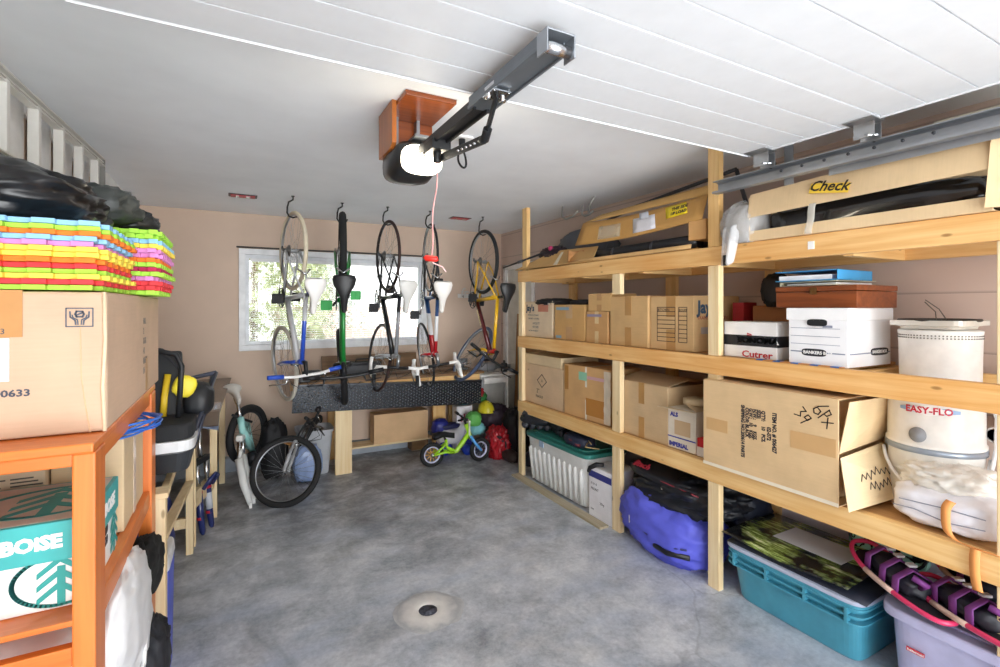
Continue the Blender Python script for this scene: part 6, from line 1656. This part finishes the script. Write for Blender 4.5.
# white plastic bag, black garment
wb = thing('plastic_bag', 'white plastic shopping bag stuffed in the orange shelf, bulging out its side', 'bag', (-.46, 1.65, .362))
MB().blob((0, .0, .215), (.20, .33, .20), .05, 1.6, 121, 90, 3.4, .98).blob((.185, .02, .27), (.055, .24, .17), .14, 1.5, 123, 80, 2.6, .95, rotm('X', -12)).build('bag', plain('f1f2f4', .35, coat=.2), wb)
MB().tube([(.225, -.14, .20), (.238, -.10, .16), (.242, -.02, .17), (.240, .04, .25), (.232, .02, .32)], .010, 8, flat=.6).build('handle', plain('f4f5f6', .3), wb)
solidblob('black_jacket', (-.255, 1.90, .68), (.045, .12, .07), '141414', 'black garment sleeve bunched over the white bag by the rear orange post', 'clothes', 125, .25, 2.3, 2.4, .9)
solidblob('dark_trousers', (-.225, 1.80, .44), (.045, .10, .10), '1d1f26', 'dark clothes hanging below the white bag at the shelf side', 'clothes', 127, .25, 2.3, 2.4, .7, .95)

# ================================================================ LEFT BENCHES AND GEAR
st = thing('wooden_stand', 'pale wooden trestle stand behind the orange shelf carrying the child seat', 'stand', (-.4, 2.8, 0))
PW = PALE
for (x, y) in ((-.262, 2.16), (-.70, 2.16), (-.262, 3.50), (-.70, 3.50)): MB().box(x, x+.038, y, y+.06, 0, .80).build('leg', PW['Z'], st, world=True, bevel=.003)
MB().box(-.71, -.215, 2.15, 2.24, .802, .822).box(-.71, -.215, 2.6, 2.69, .802, .822).box(-.71, -.225, 3.15, 3.24, .782, .80).box(-.26, -.235, 2.24, 3.50, .745, .78).build('top_slat', PW['X'], st, world=True, bevel=.003)
MB().bar((-.243, 2.22, .635), (-.243, 3.5, .44), .02, .04, (1, 0, 0)).build('brace', PW['Y'], st, world=True)
MB().box(-.67, -.262, 3.51, 3.54, .16, .22).build('stretcher', PW['Y'], st, world=True)
seat = thing('child_bike_seat', 'black child seat with white band, yellow padding and raised hood frame on the stand', 'child seat', (-.27, 2.52, .823))
DK = plain('202226', .5); DKM = plain('2f3338', .35, coat=.3)
def rr(mb, w, d, z0, z1, w1=None, d1=None, M=None, p=5, n=28):
    w1 = w1 or w; d1 = d1 or d; vs = []
    for (ww, dd, zz) in ((w, d, z0), (w1, d1, z1)):
        for j in range(n):
            a = 2*math.pi*j/n; e = 2/p
            vs.append((math.copysign(abs(math.cos(a))**e, math.cos(a))*ww, math.copysign(abs(math.sin(a))**e, math.sin(a))*dd, zz))
    fs = [tuple(reversed(range(n))), tuple(range(n, 2*n))] + [(j, (j+1) % n, n+(j+1) % n, n+j) for j in range(n)]
    return mb.add(vs, fs, M, False)
rr(MB(), .10, .13, 0, .09, .12, .16).build('base_shell', DKM, seat, bevel=.006)
rr(MB(), .123, .163, .09, .135, .127, .168).build('white_band', plain('eceef0', .3, coat=.3), seat, bevel=.003)
rr(MB(), .122, .162, .135, .20, .118, .15).build('seat_cushion', plain('26282b', .85, bmp=.5, scale=30), seat, bevel=.012)
bkp = MB(); rr(bkp, .10, .03, 0, .30, .085, .025, tr(-.03, .11, .18) @ rotm('X', -12)); bkp.build('backrest', DK, seat, bevel=.01)
MB().tube([(-.12, .02, .2), (-.125, .06, .36), (-.10, .05, .46), (-.03, .03, .49), (.045, .02, .47), (.065, .02, .42), (.055, 0, .2)], .013, 8, flat=.8).build('hood_frame', DK, seat)
MB().grid(lambda a_, c_: (-.115+.165*a_, .03+.07*c_, .36+.115*math.sin(math.pi*(.12+.76*a_))+.02*c_), 8, 4, t=.003).build('hood_cloth', plain('2a2b30', .8), seat)
mb = MB()
for x in (-.085, -.005): mb.tube([(x, .05, .20), (x+.003, .06, .28), (x+.014, .08, .38)], .013, 8, flat=.45)
mb.build('yellow_strap', plain('ecc72c', .5), seat)
MB().blob((.075, .03, .33), (.042, .02, .045), .08, 2, 131, 28, 2.8, None, rotm('Y', 25)).build('yellow_cushion', plain('f0dc3c', .5), seat)
MB().cyl((-.12, -.02, .235), (-.05, -.03, .24), .006).cyl((-.05, -.045, .24), (-.05, -.015, .24), .009).build('chrome_latch', CHROME, seat)
mb = MB()
mb.tube([(.19, .22, .36), (.13, .05, .18), (.075, -.11, .01)], .009, 8).tube([(.17, .28, .34), (.15, .12, .2), (.11, .0, .06)], .008, 8).tube([(.19, .22, .36), (.06, .26, .33), (.03, .16, .28)], .010, 8)
mb.build('side_tube', plain('3b4152', .3, .4, coat=.4), seat)
MB().blob((.12, .16, .25), (.06, .10, .07), .12, 2.5, 133, 28, 2.8).build('side_pad', DK, seat)
bo = thing('glass_jars', 'clear plastic jar beside the yellow cushion on the dark bench', 'jar', PY(190, 395, 3.55))
bo.location.z = .845
MB().lathe([(.03, 0), (.04, .003), (.04, .08), (.034, .085), (.034, .11), (.001, .112)], 24).build('jar', plain('b9bfc8', .15, .2), bo)
bo.name = 'plastic_jar'; WM['plastic_jar'] = WM.get('glass_jars')

wb2 = thing('dark_top_workbench', 'low wooden bench with scratched dark sheet top along the left wall', 'workbench', (-.4, 4.3, 0))
m, nt, bs = newmat('dark_laminate'); v = coords(nt); n = noise_tex(nt, coords(nt, (3, 1, 1)), 4, 5, .7)
nt.links.new(ramp(nt, n, [(.4, lin('2b211b')), (.55, lin('4a3a2e')), (.75, lin('8a7a6a'))]), bs.inputs['Base Color']); bs.inputs['Roughness'].default_value = .22
MB().slab([(LW, 3.32, .80), (-.085, 3.32, .80), (-.085, 3.6, .825), (LW, 3.6, .825)], .008).slab([(LW, 3.6, .825), (-.085, 3.6, .825), (-.03, 5.12, .845), (LW, 5.12, .845)], .008).build('tabletop', m, wb2, world=True, bevel=.002)
for (x, y) in ((-.262, 3.60), (-.158, 4.03), (-.12, 4.78), (-.70, 3.6), (-.70, 4.8)): MB().box(x, x+.045, y, y+.07, 0, .79).build('leg', PW['Z'], wb2, world=True, bevel=.003)
MB().bar((-.24, 3.64, .27), (-.135, 4.06, .27), .03, .10, (0, 0, 1)).build('stretcher', PW['X'], wb2, world=True)
MB().box(-.16, -.11, 3.95, 4.85, .72, .79).box(-.70, -.10, 3.98, 4.02, .72, .79).build('apron', PINE['Y'], wb2, world=True, bevel=.002)
MB().box(-.14, -.12, 4.12, 4.78, .25, .72).build('side_panel', wood('9a7650', '6d4c30', 'Y'), wb2, world=True)
MB().grid(lambda a_, c_: (-.30+.215*c_, 3.30+.62*a_, .838-.06*(1-a_)**2*c_+.004), 8, 4, t=.002).build('shiny_sheet', plain('7b8aa4', .15, .3, coat=.5), wb2, world=True)
solidblob('blue_bag', (-.40, 2.85, .42), (.12, .22, .18), '1c2a78', 'royal blue cloth bag hanging inside the pale wooden stand', 'bag', 141, .2, 2.2, 2.6, .6, 1, 40)
clr = thing('cooler_box', 'blue cooler box with white lid on floor behind the orange shelf', 'cooler', (-.40, 2.42, 0))
rr(MB(), .165, .12, 0, .46, .172, .13, p=9).build('body', plain('4a5ed8', .4), clr, bevel=.006)
rr(MB(), .175, .135, .462, .51, .17, .13, p=9).build('lid', plain('eff0f2', .4), clr, bevel=.006)
# navy suspension fork standing against the bench
f0 = Vector((-.160, 3.82, 0))
fk = thing('suspension_fork', 'navy bicycle suspension fork standing against the pale bench legs', 'fork', f0, rz=65)
NV = plain('1f2c66', .3, coat=.4)
mb = MB()
for dx in (-.055, .055): mb.tube([(dx, .0, .0), (dx, .005, .02), (dx, .02, .14), (dx, .03, .30)], [.010, .018, .021, .020], 12)
mb.tube([(-.055, .0, .30), (-.05, -.04, .36), (.0, -.05, .385), (.05, -.04, .36), (.055, .0, .30)], .013, 8); mb.build('lower_legs', NV, fk)
mb = MB()
for dx in (-.055, .055): mb.tube([(dx, .03, .29), (dx, .045, .47)], .015, 12)
mb.tube([(0, .045, .46), (0, .06, .66)], .013, 12); mb.build('stanchion', CHROME, fk)
MB().bar((-.085, .045, .475), (.085, .045, .475), .035, .04).build('crown', BLACK, fk, bevel=.006)
mb = MB()
for z_ in (.10, .27): mb.tube([(.055, .012+z_*.06, z_), (.055, .014+z_*.06, z_+.018)], .0222, 12).tube([(-.055, .012+z_*.06, z_), (-.055, .014+z_*.06, z_+.018)], .0222, 12)
mb.build('red_ring', plain('c42a38', .4), fk)
MB().tube([(.055, .018, .13), (.055, .027, .24)], .0216, 12).build('white_decal', plain('c9ced8', .4), fk) 
# white and teal frame with fork, no front wheel
wf0 = PZ(252, 507, 0)
wfm = thing('stripped_bicycle', 'white and teal mountain bike frame stood on its fork, front wheel removed', 'bicycle frame', wf0)
def rel(u, v, Y): return PY(u, v, Y) - wf0
WF = plain('eef0ee', .3, coat=.4)
topL = rel(239, 459, 4.27); 
mb = MB(); sd_ = Vector((.025, .09, 0))
D0 = Vector((-.01, 0, .02)); 
for off in (Vector((0, 0, 0)), sd_): mb.tube([D0+off, topL.lerp(D0, .55)+off+Vector((-.01, 0, 0)), topL+off], [.018, .028, .030], 12)
mb.tube([topL, topL+Vector((.01, -.03, .05)), topL+sd_*.5+Vector((0, -.04, .065)), topL+sd_+Vector((-.01, -.03, .05)), topL+sd_], .013, 8)
for off in (Vector((0, 0, 0)), sd_): mb.obb(D0+off, .02, .05, .04)
mb.build('fork_legs', WF, wfm)
cr_ = rel(240, 438, 4.33)
mb = MB()
for off in (Vector((0, 0, 0)), sd_): mb.tube([topL+off, cr_+off], .016, 12)
mb.build('stanchion', CHROME, wfm)
MB().bar(cr_-sd_*.25, cr_+sd_*1.25, .05, .045).build('fork_crown', WF, wfm, bevel=.008)
h1 = rel(243, 430, 4.35); h2 = rel(238, 405, 4.42); c1_ = rel(253, 452, 4.62); s1_ = rel(235, 398, 4.5)
TL = plain('9fd8d4', .3, coat=.4)
mb = MB().tube([h1+Vector((0, 0, -.02)), h1.lerp(h2, .5)], .026, 12).tube([h1, c1_], .024, 10).tube([h1.lerp(h2, .45), rel(247, 425, 4.7)], .02, 10).tube([c1_, rel(247, 420, 4.72)], .018, 10)
mb.tube([c1_, rel(238, 440, 4.9)], .011, 8).tube([rel(247, 425, 4.7), rel(238, 440, 4.9)], .010, 8); mb.build('frame', TL, wfm)
MB().tube([h1.lerp(h2, .4), h2, s1_], .014, 10).build('steerer', CHROME, wfm)
saddle_mesh(MB(tr(rel(235, 392, 4.5)) @ rotm('Z', -75) @ rotm('Y', 20)), (0, 0, 0), 1, 0, .26, .07).build('saddle', plain('d9d6d0', .5), wfm)
T = tr(rel(248, 434, 4.60)) @ rotm('Z', 52) @ rotm('X', 90)
w_ = MB().torus(.215, .03, 40, 10, T).build('wheel_tyre', RUBBER, wfm)
MB().torus(.185, .010, 40, 6, T).build('rim', plain('2a2b2e', .4), w_)
mb = MB()
for i in range(20):
    a = i*math.pi/10; mb.tube([T @ Vector((0, 0, .02 if i % 2 else -.02)), T @ Vector((.183*math.cos(a), .183*math.sin(a), 0))], .0014, 4)
mb.build('spokes', CHROME, w_)
MB().tube([rel(232, 415, 4.4), rel(240, 418, 4.42), rel(252, 422, 4.45)], .010, 8).build('handlebar', BLACK, wfm)
MB().cyl(rel(250, 455, 4.55), rel(254, 462, 4.5), .05, 24).build('chainring', plain('3a3c40', .4, .7), wfm)

# carton on the slats below the back bench
carton('large tan carton on the slatted shelf under the back workbench', PY(374, 420, 4.86).x, PY(428, 420, 4.86).x+.0, 4.86, 5.02, .137, .428, col='d9b489', tape=None, seam=False)
# collapse every thing whose only piece is one mesh into that mesh
for e_ in [o for o in list(C.objects) if o.type == 'EMPTY' and o.parent is None]:
    ch_ = [o for o in C.objects if o.parent == e_]
    if len(ch_) == 1:
        m_ = ch_[0]; nm_ = e_.name; props_ = {k: e_[k] for k in e_.keys()}
        lo_, ro_ = e_.location.copy(), e_.rotation_euler.copy()
        m_.parent = None; m_.location = lo_; m_.rotation_euler = ro_
        D.objects.remove(e_); m_.name = nm_
        for k, v_ in props_.items(): m_[k] = v_
# ================================================================ LIGHT, CAMERA
sc = bpy.context.scene
w = D.worlds.new('sky'); sc.world = w; w.use_nodes = True
nt = w.node_tree; bg = nt.nodes['Background']
tc = nt.nodes.new('ShaderNodeTexCoord'); sp = nt.nodes.new('ShaderNodeSeparateXYZ'); nt.links.new(tc.outputs['Generated'], sp.inputs[0])
rp = nt.nodes.new('ShaderNodeValToRGB'); mr = nt.nodes.new('ShaderNodeMapRange'); mr.inputs[1].default_value = -1; nt.links.new(sp.outputs[2], mr.inputs[0]); nt.links.new(mr.outputs[0], rp.inputs[0])
e = rp.color_ramp.elements; e[0].position = 0; e[0].color = (1.28, 1.33, 1.38, 1); e[1].position = 1; e[1].color = (.78, .88, 1, 1)
q = e.new(.5); q.color = (1, 1, 1, 1)
nt.links.new(rp.outputs[0], bg.inputs['Color']); bg.inputs['Strength'].default_value = WORLD
def area(name, loc, rot, sx, sy, power, col=(1, 1, 1)):
    l = D.lights.new(name, 'AREA'); l.shape = 'RECTANGLE'; l.size = sx; l.size_y = sy; l.energy = power; l.color = col
    o = D.objects.new(name, l); C.objects.link(o); o.location = loc; o.rotation_euler = rot; return o
# daylight through the open doorway and window, plus an added upward ceiling fill
l = D.lights.new('hazy_sun', 'SUN'); l.energy = SUNE; l.angle = R(60); l.color = (.97, .985, 1)
o = D.objects.new('hazy_sun', l); C.objects.link(o); o.location = (.9, -4, 3); o.rotation_euler = Vector((.18, 1, -.16)).to_track_quat('-Z', 'Y').to_euler()
l = D.lights.new('ceiling_fill', 'SUN'); l.energy = FILLW; l.angle = R(60); l.color = (.93, .97, 1)  # added lamp lifting the ceiling; stands in for bounce off an unbuilt driveway
o = D.objects.new('ceiling_fill', l); C.objects.link(o); o.location = (.9, -4, .2); o.rotation_euler = Vector((.05, 1, .42)).to_track_quat('-Z', 'Y').to_euler()
l = D.lights.new('opener_bulb', 'POINT'); l.energy = 3; l.color = (1, .88, .68); l.shadow_soft_size = .06
o = D.objects.new('opener_bulb', l); C.objects.link(o); o.location = (.695, 1.87, 2.09)
cam = D.cameras.new('camera'); co = D.objects.new('camera', cam); C.objects.link(co)
cam.sensor_width = 36; cam.sensor_fit = 'HORIZONTAL'; cam.lens = FPX*36/1000; cam.shift_y = -(333.5-V0)/1000
cam.clip_start = .02
co.location = (0, 0, EYE); co.rotation_euler = (R(90), 0, -YAW)
sc.camera = co
sc.view_settings.view_transform = 'Standard'; sc.view_settings.look = 'None'; sc.view_settings.gamma = 1; sc.view_settings.use_curve_mapping = False
sc.view_settings.exposure = EXPO
sc.cycles.use_denoising = True
sc.cycles.max_bounces = 10; sc.cycles.diffuse_bounces = 6; sc.cycles.glossy_bounces = 4; sc.cycles.transmission_bounces = 6; sc.cycles.transparent_max_bounces = 12
sc.cycles.sample_clamp_indirect = 8
